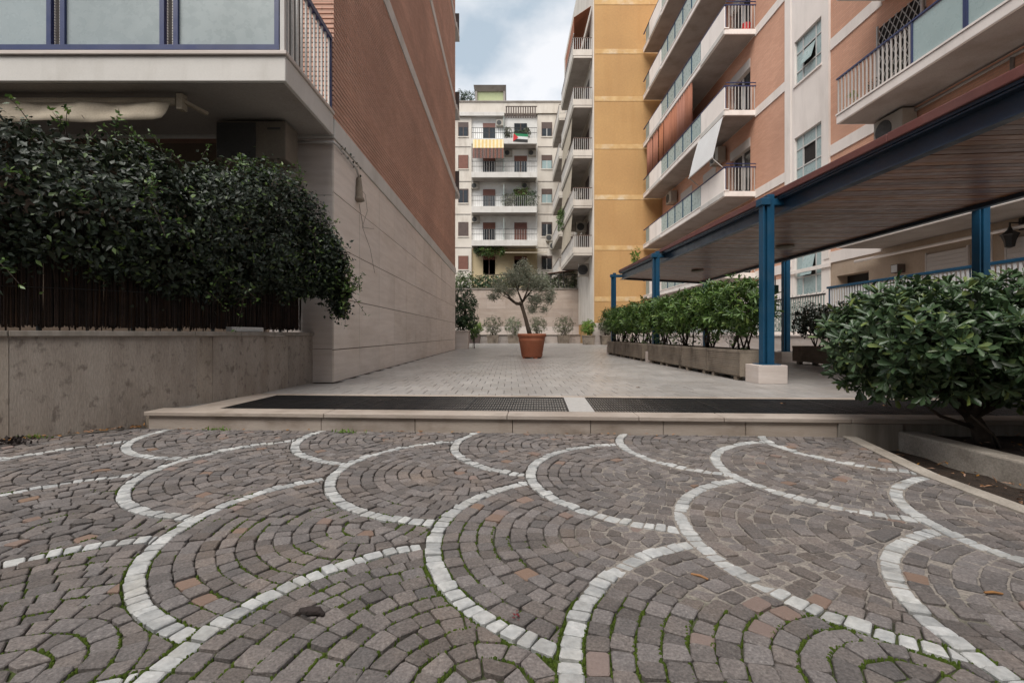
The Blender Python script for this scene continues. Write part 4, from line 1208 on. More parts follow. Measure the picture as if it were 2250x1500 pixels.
def balcony(y0, y1, z, spec, end_bars=True, near=False):
    s = rb(B(XBF, XR-.002, y0, y1, z, z+.20), 'balcony', m_whiteB, bevel=.012)
    def kb(mb, name, m, **k): return sub(mb, ro).build(name, m, s, **k)
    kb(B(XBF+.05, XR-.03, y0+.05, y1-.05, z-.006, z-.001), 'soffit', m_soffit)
    kb(B(XBF-.02, XBF+.16, y0-.02, y1, z+.202, z+.24), 'coping', m_whiteB)
    top = z+1.12
    for kind, a, b_ in spec:
        if kind == 'solid':
            kb(B(XBF+.0, XBF+.07, a, b_, z+.242, top-.06), 'parapet_panel', m_whiteB)
            kb(B(XBF-.03, XBF-.001, a, b_, z+.02, z+.199), 'slab_fascia', m_white)
        elif kind in ('glass','grey'):
            n = max(1, round((b_-a)/1.05))
            for i in range(n):
                u, v = a+(b_-a)*i/n, a+(b_-a)*(i+1)/n
                kb(B(XBF+.02, XBF+.03, u+.05, v-.05, z+.262, top-.05), 'glass_panel', m_glassG if kind == 'glass' else m_steelg)
                kb(B(XBF+.005, XBF+.045, u, u+.045, z+.242, top-.035), 'post', m_navy if near else m_blue)
                if near: kb(B(XBF+.005, XBF+.045, v-.049, v-.004, z+.242, top-.035), 'post', m_navy)
        elif kind == 'bars':
            n = int((b_-a)/.115)
            for i in range(n+1):
                u = a+(b_-a)*i/n
                kb(B(XBF+.01, XBF+.038, u-.012, u+.012, z+.242, top-.035), 'baluster', m_bar)
    kb(B(XBF-.005, XBF+.055, y0, y1, top-.034, top), 'rail', m_navy)
    if end_bars:
        for i in range(10):
            u = XBF+.05+(XR-XBF-.1)*i/9
            kb(B(u-.012, u+.012, y0+.01, y0+.035, z+.242, top-.035), 'baluster', m_bar if i else m_navy)
        kb(B(XBF+.056, XR, y0+.003, y0+.042, top-.034, top), 'rail', m_navy)
        kb(B(XBF+.056, XR, y0+.008, y0+.038, top+.10, top+.125), 'rail', m_navy)
    return s
FAR = [('solid',17.95,20.15),('glass',20.15,25.5),('solid',25.5,27.6),('grey',27.6,28.4)]
for z in LV[:6]: balcony(17.92, 28.85, z, FAR)
NEAR = [('bars',9.66,11.75),('glass',5.0,9.62)]
for z in LV[1:4]: balcony(4.2, 11.8, z, NEAR, near=True)
s = rb(B(XBF, XR-.002, 3.2, 11.8, 2.72, 2.86), 'balcony', m_whiteB, bevel=.01)
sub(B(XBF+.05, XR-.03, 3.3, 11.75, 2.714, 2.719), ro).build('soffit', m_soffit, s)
# lattice grille before the near balcony door
gt = thing('lattice_grille', 'dark diamond lattice grille before the balcony door above the right canopy', 'grille', (9.15,11.25,6.0))
for k in range(-7, 14):
    for sgn in (1,-1):
        y0, z0 = -.62+k*.18, .0
        pts = []
        for z_ in (0, 2.2):
            pts.append((0, y0+sgn*(z_-1.1)*.6 - .3, z_))
        a, c = Vector(pts[0]), Vector(pts[1])
        # clip to the opening
        t0, t1 = 0.0, 1.0; dy = c.y-a.y
        ta, tb = (-.62-a.y)/dy, (.62-a.y)/dy
        t0, t1 = max(t0, min(ta,tb)), min(t1, max(ta,tb))
        if t1 > t0+.05: MB().bar(a.lerp(c,t0), a.lerp(c,t1), .014, .014).build('lattice_bar', m_bar, gt)
B(.03,.04,-.62,.62,0,2.2).build('dark_backing', m_dark, gt)
B(-.02,.02,-.66,-.62,0,2.25).build('grille_frame', m_bar, gt); B(-.02,.02,.62,.66,0,2.25).build('grille_frame', m_bar, gt)

air_con('beige air conditioner on the brick wall below the near right balcony', (9.02,11.2,5.12), .85, .34, .6, '-x')
air_con('air conditioner in the corner below the second far balcony by the ochre wall', (9.0,26.6,7.9), .85, .34, .6, '-x')
air_con('air conditioner on the brick wall behind the white drop awning', (9.0,20.7,8.0), .85, .34, .6, '-x')

# pipes under the near balcony and over the entrance
t = thing('drain_pipe', 'pale pipe with a drop running under the near right balcony', 'pipe', (9.15,9,5.5))
MB().tube([(0,2.9,.16),(0,-4,.16)],.035,8).tube([(0,-.3,.15),(0,-.3,-2.3)],.035,8).build('run', m_soffit, t, smooth=True)
t = thing('drain_pipe', 'pale pipe running along the wall top above the entrance', 'pipe', (9.1,9,2.4))
MB().tube([(0,3.6,.12),(0,-4,.12)],.035,8).tube([(0,.05,.11),(0,.05,-1.6)],.035,8).build('run', m_whiteB, t, smooth=True)
for k, (a, b_) in enumerate(((9.62,10.55),(7.8,8.85))):
    t = thing('roller_shutter', 'pale closed roller shutter ' + ('left of' if k == 0 else 'behind') + ' the dark wall lantern', 'shutter', (9.22,(a+b_)/2,1.1))
    h = (b_-a)/2
    for j in range(14): B(-.02,.0,-h,h,.09*j+.002,.09*j+.087).build('slat', m_roll, t)
    B(-.03,.015,-h-.03,-h-.002,0,1.3).build('side_guide', m_roll, t); B(-.03,.015,h+.002,h+.03,0,1.3).build('side_guide', m_roll, t)
t = thing('wall_lantern', 'black iron wall lantern with pagoda top above the railing', 'lantern', (9.0,8.6,2.28))
MB().lathe((0,0,0),[(.02,-.12),(.07,-.10),(.085,.0),(.12,.1),(.14,.12),(.04,.2),(.02,.26)],6).build('lantern_body', m_iron, t)
MB().bar((0,0,.26),(.0,0,.34),.02).bar((0,0,.33),(.22,0,.33),.02).box(.2,.235,-.04,.04,.2,.42).build('bracket', m_iron, t)
t = thing('junction_box', 'white box with dark sides mounted by the entrance recess', 'box', (9.1,11.25,2.15))
B(-.05,.13,-.10,.10,-.1,.1).build('casing', m_shutd, t); B(-.055,-.0505,-.085,.085,-.085,.085).build('lid', m_plast, t)

# drop awning and hanging curtains on the far balconies
t = thing('drop_awning', 'white drop awning slanting out from the far brick balcony', 'awning', (8.0,19.1,8.78))
o = MB().add([(.0,-1.15,0),(0,1.2,0),(-.18,1.3,-.75),(-.18,-1.1,-.75),(-.34,1.35,-1.5),(-.34,-1.05,-1.5)],[(0,1,2,3),(3,2,4,5)]).build('canvas', m_awnw, t)
o.modifiers.new('thickness','SOLIDIFY').thickness = .01
MB().bar((-.34,-1.07,-1.5),(-.34,1.37,-1.5),.04).build('front_bar', m_bar, t)
for yy in (-1.0,1.3): MB().bar((-.34,yy,-1.5),(.06,yy,-1.85),.025).build('arm', m_bar, t)
q = random.Random(21)
y = 21.2; i = 0
while y < 27.4:
    w = q.uniform(.8,1.15)
    t = thing('hanging_curtain', ['widest','second','third','fourth','fifth','sixth','seventh','eighth'][i].replace('widest','first') + ' terracotta balcony curtain from the near end, right building', 'curtain', (8.1,y+w/2,9.9), 'terracotta balcony curtains')
    vs, fs = [], []
    for k in range(13):
        yy = -w/2+.02+(w-.04)*k/12; xx = .03*math.sin(k*1.9+i)
        vs += [(xx,yy,1.93),(xx*1.3,yy,0)]
    for k in range(12): fs.append((k*2,k*2+2,k*2+3,k*2+1))
    o = MB().add(vs,fs).build('cloth', m_curt, t, smooth=True); o.modifiers.new('thickness','SOLIDIFY').thickness = .01
    MB().bar((0,-w/2,1.94),(0,w/2,1.94),.02).build('rod', m_bar, t)
    y += w+.01; i += 1
t = thing('plastic_bucket', 'red and white plastic tub in the corner of an upper far balcony', 'tub', (9.0,18.2,12.1))
MB().lathe((0,0,0),[(.14,0),(.17,.3)],14).build('tub', m_red, t)

# raised side terrace with travertine wall, iron fence and slatted blue railing
sw = thing('terrace_wall', 'low travertine wall of the raised side terrace below the iron fence', 'wall', (7.3,12,0))
so = Vector((7.3,12,0))
y = 3.0
while y < 28.5:
    sub(B(7.28,7.30,y+.003,y+.897,0,.545),so).build('stone_panel', m_trav, sw); y += .9
sub(B(7.301,9.2,3,28.8,0,.55),so).build('fill', m_trav, sw)
sub(B(7.25,7.55,3,28.8,.551,.595),so).build('coping', m_trav, sw, bevel=.005)
rl = thing('slatted_railing', 'blue steel railing with white vertical slats before the entrance', 'railing', (7.38,8,.6))
B(-.025,.025,-4.4,3.1,1.06,1.11).build('top_rail', m_blue, rl, bevel=.005); B(-.02,.02,-4.4,3.1,.06,.10).build('bottom_rail', m_blue, rl)
me = B(-.006,.006,-.02,.02,.101,1.059).mesh('slat', m_flagw)
y = -4.3
while y < 3.05: place('slat', me, rl, (0,y,0)); y += .08
me = B(.012,.055,-.03,.03,0,1.058).mesh('post', m_blue)
for y in (-3.6,-2.5,-1.4,-.3,.8,1.9,3.05): place('post', me, rl, (0,y,0))
fe = thing('iron_fence', 'grey green iron bar fence with looped top wire on the terrace wall', 'fence', (7.36,15,.6))
B(-.015,.015,-3.85,8.5,.93,.97).build('top_rail', m_iron, fe); B(-.015,.015,-3.85,8.5,.08,.11).build('bottom_rail', m_steelg, fe)
me = B(-.012,.012,-.012,.012,.111,.929).mesh('bar', m_steelg)
y = -3.8
while y < 8.4: place('bar', me, fe, (0,y,0)); y += .1
b = MB(); pts = [(.02*math.sin(k), -3.85+.05*k, 1.0+.035*math.sin(k*1.57)) for k in range(247)]
b.tube(pts, .006, 4).build('top_wire', m_bar, fe)
sub_b = thing('terrace_shrub', 'dark shrub growing behind the iron fence', 'shrub', (7.9,13.2,.6))
p_, d_ = shell(260, (0,0,.5), (.35,1.2,.45), lo=.3)
leaf_mesh('foliage', *rosettes(p_, d_+np.array([0,0,.4]), 6, .08, .03), T_OB, l_dark, sub_b)
t = thing('green_lamp_hood', 'dark green hooded lamp beyond the tall blue post', 'lamp', at(1698,630,9.5))
MB().add([(-.08,-.05,.03),(.09,-.05,.03),(.09,.05,.03),(-.08,.05,.03),(.03,-.05,-.12),(.09,-.05,-.12),(.09,.05,-.12),(.03,.05,-.12)],[(0,1,2,3),(7,6,5,4),(4,5,1,0),(5,6,2,1),(6,7,3,2),(7,4,0,3)]).build('hood', m_green_sign, t)
MB().bar((.0,0,.03),(0,0,.2),.015).bar((.05,0,.03),(.05,0,.2),.015).build('hanger', m_bar, t)

# balcony plants on the near right balcony
for k, yy in enumerate((11.55,10.9,10.55,10.15)):
    shrub('balcony_plant', ['yellow green plant at the end of the near right balcony','second small plant along the near right balcony bars','third small plant along the near right balcony bars','fourth small plant along the near right balcony bars'][k],
          'plant', (8.3,yy,6.0), (8.3,yy,6.3), (.1,.13,.18), 14, .08, .02, l_lime if k == 0 else l_dark, k=5, nst=3, r0=.006, lo=.1, group='plants on the near right balcony')

# ------------------------------------------------------------------ ochre building at the far right
OB = thing('ochre_building', 'tall ochre plaster building end wall with pale floor bands beyond the canopy', 'building', (7,29,0))
oo = Vector((7,29,0))
def ob(mb, name, m, **k): return sub(mb, oo).build(name, m, OB, **k)
ob(B(5.06, 12, 29, 44, -.02, 26), 'wall', m_orange)
ob(B(5.03, 5.12, 28.985, 44, 1.31, 26), 'corner_strip', m_cream)
ob(B(5.0, 12, 28.95, 28.984, 0, 1.3), 'stone_base', m_trav)
for z in (2.62,5.72,8.78,11.85,14.75,17.62,20.6):
    ob(B(5.15, 9.2, 28.985, 28.999, z, z+.29), 'floor_band', m_ochre_pale)
def obal(y0, y1, z, par_h, rail=True, k=0):
    s = ob(B(3.87, 5.0, y0, y1, z, z+.14), 'balcony', m_cream, bevel=.01)
    def kb(mb, name, m): return sub(mb, oo).build(name, m, s)
    kb(B(3.84, 3.92, y0-.02, y1, z+.141, z+.5), 'parapet', m_cream); kb(B(3.921, 5.0, y0-.02, y0+.06, z+.141, z+.5), 'parapet', m_cream)
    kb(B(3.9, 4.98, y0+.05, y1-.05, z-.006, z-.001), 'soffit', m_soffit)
    n = 10
    for i in range(n):
        u = 3.88+1.08*i/(n-1); kb(B(u-.012,u+.012,y0+.005,y0+.03,z+.501,z+1.2), 'baluster', m_bar)
    for i in range(int((y1-y0)/.25)):
        u = y0+.25*i+.2; kb(B(3.865,3.89,u-.012,u+.012,z+.501,z+1.2), 'baluster', m_bar)
    kb(B(3.86,5.0,y0,y0+.035,z+1.2,z+1.24), 'rail', m_frame); kb(B(3.86,3.895,y0+.036,y1,z+1.2,z+1.24), 'rail', m_frame)
    kb(B(5.0,5.029,y0+1.2,y0+2.6,z+.15,z+2.35), 'balcony_door', m_shutd); kb(B(5.0,5.029,y0+4,y0+5.4,z+.15,z+2.35), 'balcony_door', m_win)
OZ = [5.40,8.28,11.3,14.37,17.38]
for z in OZ:
    obal(29.0, 35.8, z, .5); obal(37.4, 43.0, z, .5)
t = thing('sun_awning', 'terracotta sun awning on the top balcony of the ochre building', 'awning', (4.4,30.5,18.6))
o = MB().add([(.55,-1.4,2.0),(.55,3,2.0),(-.5,3,1.3),(-.5,-1.4,1.3),(-.5,3,.3),(-.5,-1.4,.3)],[(0,1,2,3),(3,2,4,5)]).build('canvas', m_curt, t); o.modifiers.new('thickness','SOLIDIFY').thickness = .015
MB().bar((-.5,-1.42,.3),(-.5,3.02,.3),.04).build('front_bar', m_bar, t)
for k, z in enumerate(OZ[1:4]):
    t = thing('side_blind', ['lowest','middle','topmost'][k] + ' cream side blind hanging on the ochre building balconies', 'blind', (3.95,33.0,z-2.3), 'cream side blinds')
    o = MB().add([(0,-2.8,2.28),(0,2.5,2.28),(-.12,2.5,.6),(-.12,-2.8,.6)],[(0,1,2,3)]).build('canvas', m_awn, t); o.modifiers.new('thickness','SOLIDIFY').thickness = .01
    MB().bar((0,-2.8,2.285),(0,2.5,2.285),.03).build('rod', m_bar, t)
air_con('air conditioner under the second balcony of the ochre building', (4.72,31.2,7.3), .85, .32, .6, '-y')
air_con('tall pale air conditioner under the lowest balcony of the ochre building', (4.72,30.4,4.3), .7, .32, .8, '-y')
shrub('balcony_plant', 'trailing green plant on a middle balcony of the ochre building', 'plant', (3.75,35.0,8.8), (3.72,34.6,8.9), (.22,1.2,.75), 150, .16, .07, l_hedge, k=5, nst=0, lo=.2)

# plants on top of canopy end
shrub('self_sown_plant', 'thin yellow green plant growing on the far end of the canopy roof', 'plant', (3.75,14.3,2.38), (3.78,14.3,2.85), (.1,.15,.38), 55, .09, .04, l_lime, k=4, nst=3, r0=.008, lo=.1)

# ------------------------------------------------------------------ wall at the end of the court, pots before it
ew = thing('end_wall', 'tall stone clad wall closing the far end of the court', 'wall', (0,35,0))
eo = Vector((0,35,0))
sub(B(-8,5.6,35.03,35.4,0,3.9),eo).build('wall_core', m_soffit, ew)
x = -8.0; k = 0
while x < 5.5:
    for j, (a, b_) in enumerate(((.6,1.2),(1.2,1.85),(1.85,2.5),(2.5,3.2),(3.2,3.9))):
        off = .7 if j % 2 else 0
        sub(B(max(-8,x+off)+.004,min(5.6,x+off+1.4)-.004,35.0+q.uniform(0,.004),35.028,a+.004,b_-.004),eo).build('stone_panel', m_trav if j == 0 else m_pink, ew)
    x += 1.4
sub(B(-8,5.6,34.95,35.42,3.905,4.0),eo).build('coping', m_travd, ew)
sub(B(-8,5.6,34.2,34.98,0,.55),eo).build('ledge', m_trav, ew); sub(B(-8,5.6,34.15,34.99,.551,.60),eo).build('ledge_coping', m_travd, ew)
def pot_box(label, x, y, w, h, m=m_conc):
    t = thing('square_planter', label, 'planter', (x,y,0))
    MB().add([(-w*.44,-w*.44,0),(w*.44,-w*.44,0),(w*.44,w*.44,0),(-w*.44,w*.44,0),(-w/2,-w/2,h),(w/2,-w/2,h),(w/2,w/2,h),(-w/2,w/2,h)],[(3,2,1,0),(4,5,6,7),(0,1,5,4),(1,2,6,5),(2,3,7,6),(3,0,4,7)]).build('box', m, t)
    B(-w/2-.02,w/2+.02,-w/2-.02,w/2+.02,h+.001,h+.06).build('rim', m, t)
Y0 = 33.4
rows = [(1043,'lime green bushy plant, leftmost small one before the end wall',l_lime,.62,.48,.42,'dark'),(1083,'grey green rounded shrub second from the left before the end wall',l_greyg,.68,.66,.62,'c'),
        (1128,'pale variegated plant left of the olive trunk before the end wall',l_vari,.58,.62,.55,'c'),(1181,'grey green shrub behind the terracotta pot before the end wall',l_greyg,.66,.66,.62,'c'),
        (1238,'broad grey green shrub alone in the middle of the end wall',l_greyg,.72,.66,.62,'c'),(1293,'bright lime green shrub at the foot of the ochre corner',l_lime,.48,.52,.42,'c'),(1333,'grey green shrub before the ochre wall base',l_greyg,.62,.72,.55,'c')]
for k, (x, lab, lm, rx, rz, ry, pm) in enumerate(rows):
    X = (x-CX)*Y0/F; h = .5
    yy = Y0 if k < 5 else 28.4
    X = (x-CX)*yy/F; sc_ = yy/Y0
    pot_box(['dark','pale second','pale third','pale fourth','pale fifth','pale sixth','pale seventh'][k] + ' square planter from the left before the end wall', X, yy, .8*sc_, h, m_shutd if pm == 'dark' else m_conc)
    zc = .62+rz*.95
    shrub('potted_shrub', lab, 'shrub', (X,yy,.55), (X,yy,zc*sc_**.5), (rx*sc_,ry*sc_,rz*sc_), 300, .11, .03, lm, k=6, nst=8, r0=.02, seed=k, group='potted shrubs before the end wall', lo=.3, lump=.25, p=2.2)
pot_box('tall stone planter against the far corner of the brick building', -2.1, 20.4, .75, .72, m_trav)
shrub('dark_bush', 'tall dark green bush at the far corner of the brick building', 'bush', (-2.1,20.4,.75), (-1.98,20.4,1.62), (.58,.6,.98), 760, .10, .045, l_deep, k=6, nst=8, r0=.02, lo=.35, lump=.2)
shrub('dark_bush', 'small leafy plant at the foot of the tall dark bush', 'plant', (-1.62,21.2,.0), (-1.6,21.2,.75), (.25,.25,.35), 70, .10, .04, l_hedge, k=6, nst=5, r0=.012, lo=.3)
# terrace vegetation above the end wall
for k, (xa, xb, ya, yb_, lm, lab) in enumerate(((985,1045,598,645,l_fl,'flowering shrubs on the end wall beside the brick building'),(1040,1100,605,645,l_deep,'dark leafy shrubs on the end wall left of the olive tree'),
        (1090,1170,598,642,l_fl,'leafy hedge on the end wall behind the olive crown'),(1165,1240,602,640,l_vari,'pale leafy hedge on the end wall right of the olive crown'),(1235,1303,602,640,l_vari,'pale leafy hedge on the end wall under the brown awning'))):
    a, b_ = at(xa,yb_,36.2), at(xb,ya,36.2); c = (a+b_)/2
    shrub('terrace_hedge', lab, 'hedge', (c.x,36.2,3.95), (c.x,36.2,c.z), ((b_.x-a.x)/2*1.05,.6,(b_.z-a.z)/2), 420, .15, .07, lm, k=5, nst=0, lo=.2, lump=.35, p=3.2, group='hedges on the end wall')
b = thing('garden_railing', 'thin dark railing along the top of the end wall', 'railing', (1.6,35.35,4.0))
B(-3.4,4.4,-.02,.02,1.0,1.05).build('top_rail', m_iron, b)
for k in range(14): B(-3.4+.6*k-.02,-3.4+.6*k+.02,-.015,.015,0,1.0).build('post', m_iron, b)
t = thing('brown_awning', 'dark brown canvas awning over the terrace at the ochre corner', 'awning', (4.2,36.3,5.0))
o = MB().add([(-1.35,-1,.15),(2.2,-1,.62),(2.2,1.5,.9),(-1.35,1.5,.3)],[(0,1,2,3)]).build('canvas', m_awnb, t); o.modifiers.new('thickness','SOLIDIFY').thickness = .05
for xx in (-.2,1.9): B(xx-.03,xx+.03,-.9,-.84,-1.0,.3).build('post', m_iron, t)

# ------------------------------------------------------------------ cream building behind the court
YB = 44.0
CB = thing('cream_building', 'cream apartment block with stacked balconies closing the view', 'building', (0,YB,0))
cbo = Vector((0,YB,0))
def cb(mb, name, m, **k): return sub(mb, cbo).build(name, m, CB, **k)
SC = YB/F
def px(x): return (x-CX)*SC
def pz(y): return EYE+(CY-y)*SC
fl = [(269,300),(341,371),(415,446),(488,519),(562,592)]
cb(B(px(930), px(1036), YB, YB+.5, 0, pz(252)), 'wall', m_cream); cb(B(px(1181), px(1300), YB, YB+.5, 0, pz(252)), 'wall', m_cream)
cb(B(px(1036), px(1181), YB+.25, YB+.5, pz(545), pz(252)), 'recessed_wall', m_cream2)
cb(B(px(1036), px(1181), YB+.2, YB+.5, 0, pz(545)), 'recessed_wall', m_yellow)
cb(B(px(930), px(1300), YB-.12, YB+.6, pz(250), pz(226)), 'parapet', m_cream)
cb(B(px(930), px(1108), YB-.25, YB-.121, pz(257), pz(249)), 'cornice', m_white)
cb(B(px(930), px(1300), YB-.2, YB+.65, pz(226), pz(223.5)), 'parapet_cap', m_soffit)
for y in (322,398,470,543):
    cb(B(px(930), px(1035), YB-.04, YB-.001, pz(y+1), pz(y)), 'floor_joint', m_soffit); cb(B(px(1182), px(1300), YB-.04, YB-.001, pz(y+1), pz(y)), 'floor_joint', m_soffit)
cb(B(px(1047), px(1107), YB+.7, YB+4, pz(226), pz(201)+.3), 'roof_room', m_pgreen); cb(MB().hexa([(px(1045),YB+.6,pz(201)+.3),(px(1109),YB+.6,pz(201)+.3),(px(1109),YB+4.2,pz(201)+.3),(px(1045),YB+4.2,pz(201)+.3),(px(1040),YB+.2,pz(189)+.2),(px(1112),YB+.2,pz(189)+.2),(px(1112),YB+4.5,pz(189)+.2),(px(1040),YB+4.5,pz(189)+.2)]), 'roof_room_eave', m_soffit)
for xx in (1045.5,1108): cb(B(px(xx)-.09, px(xx)+.09, YB+.5, YB+.68, pz(226), pz(201)+.29), 'roof_room_pier', m_soffit)
for k, (a, b_) in enumerate(fl):
    for xa, xb, nm in ((1008,1028,'l'),(1191,1212,'r')):
        w = cb(B(px(xa)-.08, px(xb)+.08, YB-.06, YB-.001, pz(b_)-.1, pz(b_)), 'window', m_cream)
        def ww(mb, name, m): return sub(mb, cbo).build(name, m, w)
        sh = {'l':(.35,1.0,.1,1.0,1.0),'r':(.45,.4,.4,.15,.2)}[nm][k]
        zt, zb_ = pz(a), pz(b_); zm = zt-(zt-zb_)*sh
        if sh > 0: ww(B(px(xa), px(xb), YB-.03, YB-.005, zm, zt), 'roller_blind', m_shut if (k in (1,4) and nm == 'l') else m_shutd)
        if sh < 1:
            ww(B(px(xa), px(xb), YB-.02, YB-.004, zb_, zm), 'pane', m_win if not (nm == 'r' and k in (1,2)) else m_glassG)
            ww(B((px(xa)+px(xb))/2-.03, (px(xa)+px(xb))/2+.03, YB-.03, YB-.021, zb_, zm), 'mullion', m_frame if nm == 'l' else m_wframe)
        for u in (px(xa)-.05, px(xb)): ww(B(u, u+.05, YB-.04, YB-.003, zb_, zt), 'frame', m_frame)
    for xa, xb in ((1061,1088),(1130,1158)):
        d = cb(B(px(xa), px(xb), YB+.20, YB+.249, pz(b_+10), pz(a)), 'balcony_door', m_win)
        sh = (.25,.3,.35,.35,.2)[k] if xa == 1061 else (.0,.3,.3,1.0,.2)[k]
        if sh: sub(B(px(xa), px(xb), YB+.15, YB+.199, pz(b_+10)+(pz(a)-pz(b_+10))*(1-sh), pz(a)), cbo).build('roller_blind', m_shut, d)
        sub(B((px(xa)+px(xb))/2-.04, (px(xa)+px(xb))/2+.04, YB+.17, YB+.199, pz(b_+10), pz(b_+10)+(pz(a)-pz(b_+10))*(1-sh)-.01), cbo).build('mullion', m_frame, d)
YS = YB-1.2; s2 = YS/F
for k, (t_, b_) in enumerate(((304,316),(378,390),(453,467),(527,540))):
    z1, z0 = EYE+(CY-t_)*s2, EYE+(CY-b_)*s2
    xa, xb = (1036-CX)*s2, (1180-CX)*s2
    s = cb(B(xa, xb, YS, YB+.19, z0, z1), 'balcony', m_white, bevel=.02)
    def kb(mb, name, m): return sub(mb, cbo).build(name, m, s)
    kb(B(xa+.1, xb-.1, YS+.1, YB+.1, z0-.01, z0-.001), 'soffit', m_soffit)
    for zz in (.5,.95): kb(B(xa, xb, YS+.03, YS+.06, z1+zz, z1+zz+.035), 'rail', m_iron)
    n = 34 if k in (0,2) else 26
    for i in range(n+1):
        u = xa+.02+(xb-xa-.04)*i/n; kb(B(u-.011, u+.011, YS+.035, YS+.055, z1, z1+.95), 'baluster', m_bar if k else m_iron)
    kb(B((1107-CX)*s2-.03, (1107-CX)*s2+.03, YS+.1, YB+.15, z1, z1+2.0), 'divider', m_steelg)
acs = [(1099,277,'top floor'),(1117,343,'second floor, beside the striped awning'),(1169,343,'second floor, right end'),(1044,415,'third floor, left end'),(1155,415,'third floor, above the plants'),(1045,489,'fourth floor, left end')]
for x, y, lab in acs:
    air_con('small air conditioner on the cream building, ' + lab, (px(x), YB-.02 if False else YB+.06, pz(y)), .75, .3, .55, '-y')
air_con('upper of two air conditioners at the right edge of the cream building', (px(1208),YB-.2,pz(531)), .75, .3, .6, '-y')
air_con('lower of two air conditioners at the right edge of the cream building', (px(1216),YB-.4,pz(550)), .8, .35, .65, '-y')
# striped awning
t = thing('striped_awning', 'yellow and cream striped awning on the second floor of the cream building', 'awning', (px(1074),YB-.6,pz(345)))
for i in range(17):
    xa = -1.38+2.76*i/17; xb = xa+2.76/17
    MB().hexa([(xa,-.75,.3),(xb,-.75,.3),(xb,-.72,.3),(xa,-.72,.3),(xa,-.6,1.12),(xb,-.6,1.12),(xb,-.57,1.12),(xa,-.57,1.12)]).build('stripe', m_awny if i % 2 else m_awnc, t)
    B(xa+.003,xb-.003,-.78,-.752,-.62,.3).build('valance', m_shutd if i % 2 else m_shut, t)
t = thing('beige_awning', 'narrow beige awning on the lowest floor of the cream building', 'awning', (px(1155),YB-1.0,pz(558)))
MB().hexa([(-1.9,-.5,-.15),(1.9,-.5,-.15),(1.9,.8,.1),(-1.9,.8,.1),(-1.9,-.5,-.1),(1.9,-.5,-.1),(1.9,.8,.15),(-1.9,.8,.15)]).build('canvas', m_awn, t)
t = thing('pergola_blind', 'dark slatted blind above the top balcony of the cream building', 'blind', (px(1145),YB-.7,pz(270)))
for i in range(13): B(-1.4+2.8*i/13,-1.4+2.8*i/13+.11,-.3,-.27,0,1.0).build('slat', m_shutd, t)
B(-1.42,1.42,-.32,-.24,1.001,1.06).build('head_rail', m_shutd, t)
# flag
t = thing('flag', 'flag with red triangle and green, white and black stripes on top balcony', 'flag', ((1128-CX)*s2,YS-.03,EYE+(CY-302)*s2))
fw, fh = 1.3, .72
for i, m in enumerate((m_flagk,m_flagw,m_flagg)):
    z0 = -fh/2+fh/3*i; B(0,fw,-.008,.008,z0+.001,z0+fh/3-.001).build('stripe', m, t)
MB().add([(-.002,-.014,-fh/2),(.45,-.014,0),(-.002,-.014,fh/2),(-.002,.0141,-fh/2),(.45,.0141,0),(-.002,.0141,fh/2)],[(0,1,2),(5,4,3),(0,3,4,1),(1,4,5,2),(2,5,3,0)]).build('triangle', m_flagr, t)
t.rotation_euler = (0,rad(4),0)
for k, (x, y, rx, rz, lm, lab) in enumerate(((1117,292,.3,.45,l_greyg,'grey bush left of the flag on the top balcony'),(1142,294,.55,.3,l_deep,'low plant behind the flag on the top balcony'),(1158,291,.3,.35,l_greyg,'grey bush right of the flag on the top balcony'),
        (1150,433,1.0,.95,l_hedge,'largest green bush on the third floor balcony'),(1118,440,.7,.55,l_greyg,'grey green bush on the left of the third floor balcony'),(1172,438,.45,.7,l_deep,'dark plant at the right end of the third floor balcony'),
        (1072,552,1.1,.5,l_hedge,'green plants hanging under the fourth floor balcony'),(1050,548,.35,.7,l_deep,'tall dark plant at the left under the fourth floor balcony'),(1103,550,.4,.6,l_hedge,'green plant hanging at the right of the hanging row'))):
    p = at(x, y, YS+.5)
    shrub('balcony_plant', lab + ' of the cream building', 'plant', (p.x,p.y,p.z-rz), (p.x,p.y,p.z), (rx,.4,rz), 90 if rx < .6 else 200, .15, .06, lm, k=5, nst=0, lo=.2, lump=.3)
for k, (x, y) in enumerate(((1013,213),(1030,215))):
    p = at(x, y, YB+4)
    shrub('roof_plant', ['leafy plant on the roof of the cream building next to the brick building','thin plant on the roof of the cream building left of the roof room'][k], 'plant', (p.x,p.y,pz(226)), tuple(p), (.6,.5,.7), 110, .2, .06, l_deep, k=4, nst=4, r0=.03, lo=.2, lump=.4)

# ------------------------------------------------------------------ unseen apartment block behind the viewpoint, added to block sky light
SB = thing('added_building', 'plain unseen apartment block added behind the viewpoint to block sky light', 'building', (0,-11,0))
holes_ = [(-13+2.6*i, -11.7+2.6*i, 1.2+3.1*j, 2.7+3.1*j) for i in range(11) for j in range(5)]
w_ = holed(0, .4, -16, 16, -.3, 16.5, holes_)
w_.v = [(p[1], -p[0], p[2]) for p in w_.v]
w_.build('wall', m_tan, SB)
for a, b_, c, d in holes_: B(a, b_, -.3, -.25, c, d).build('window', m_win, SB)

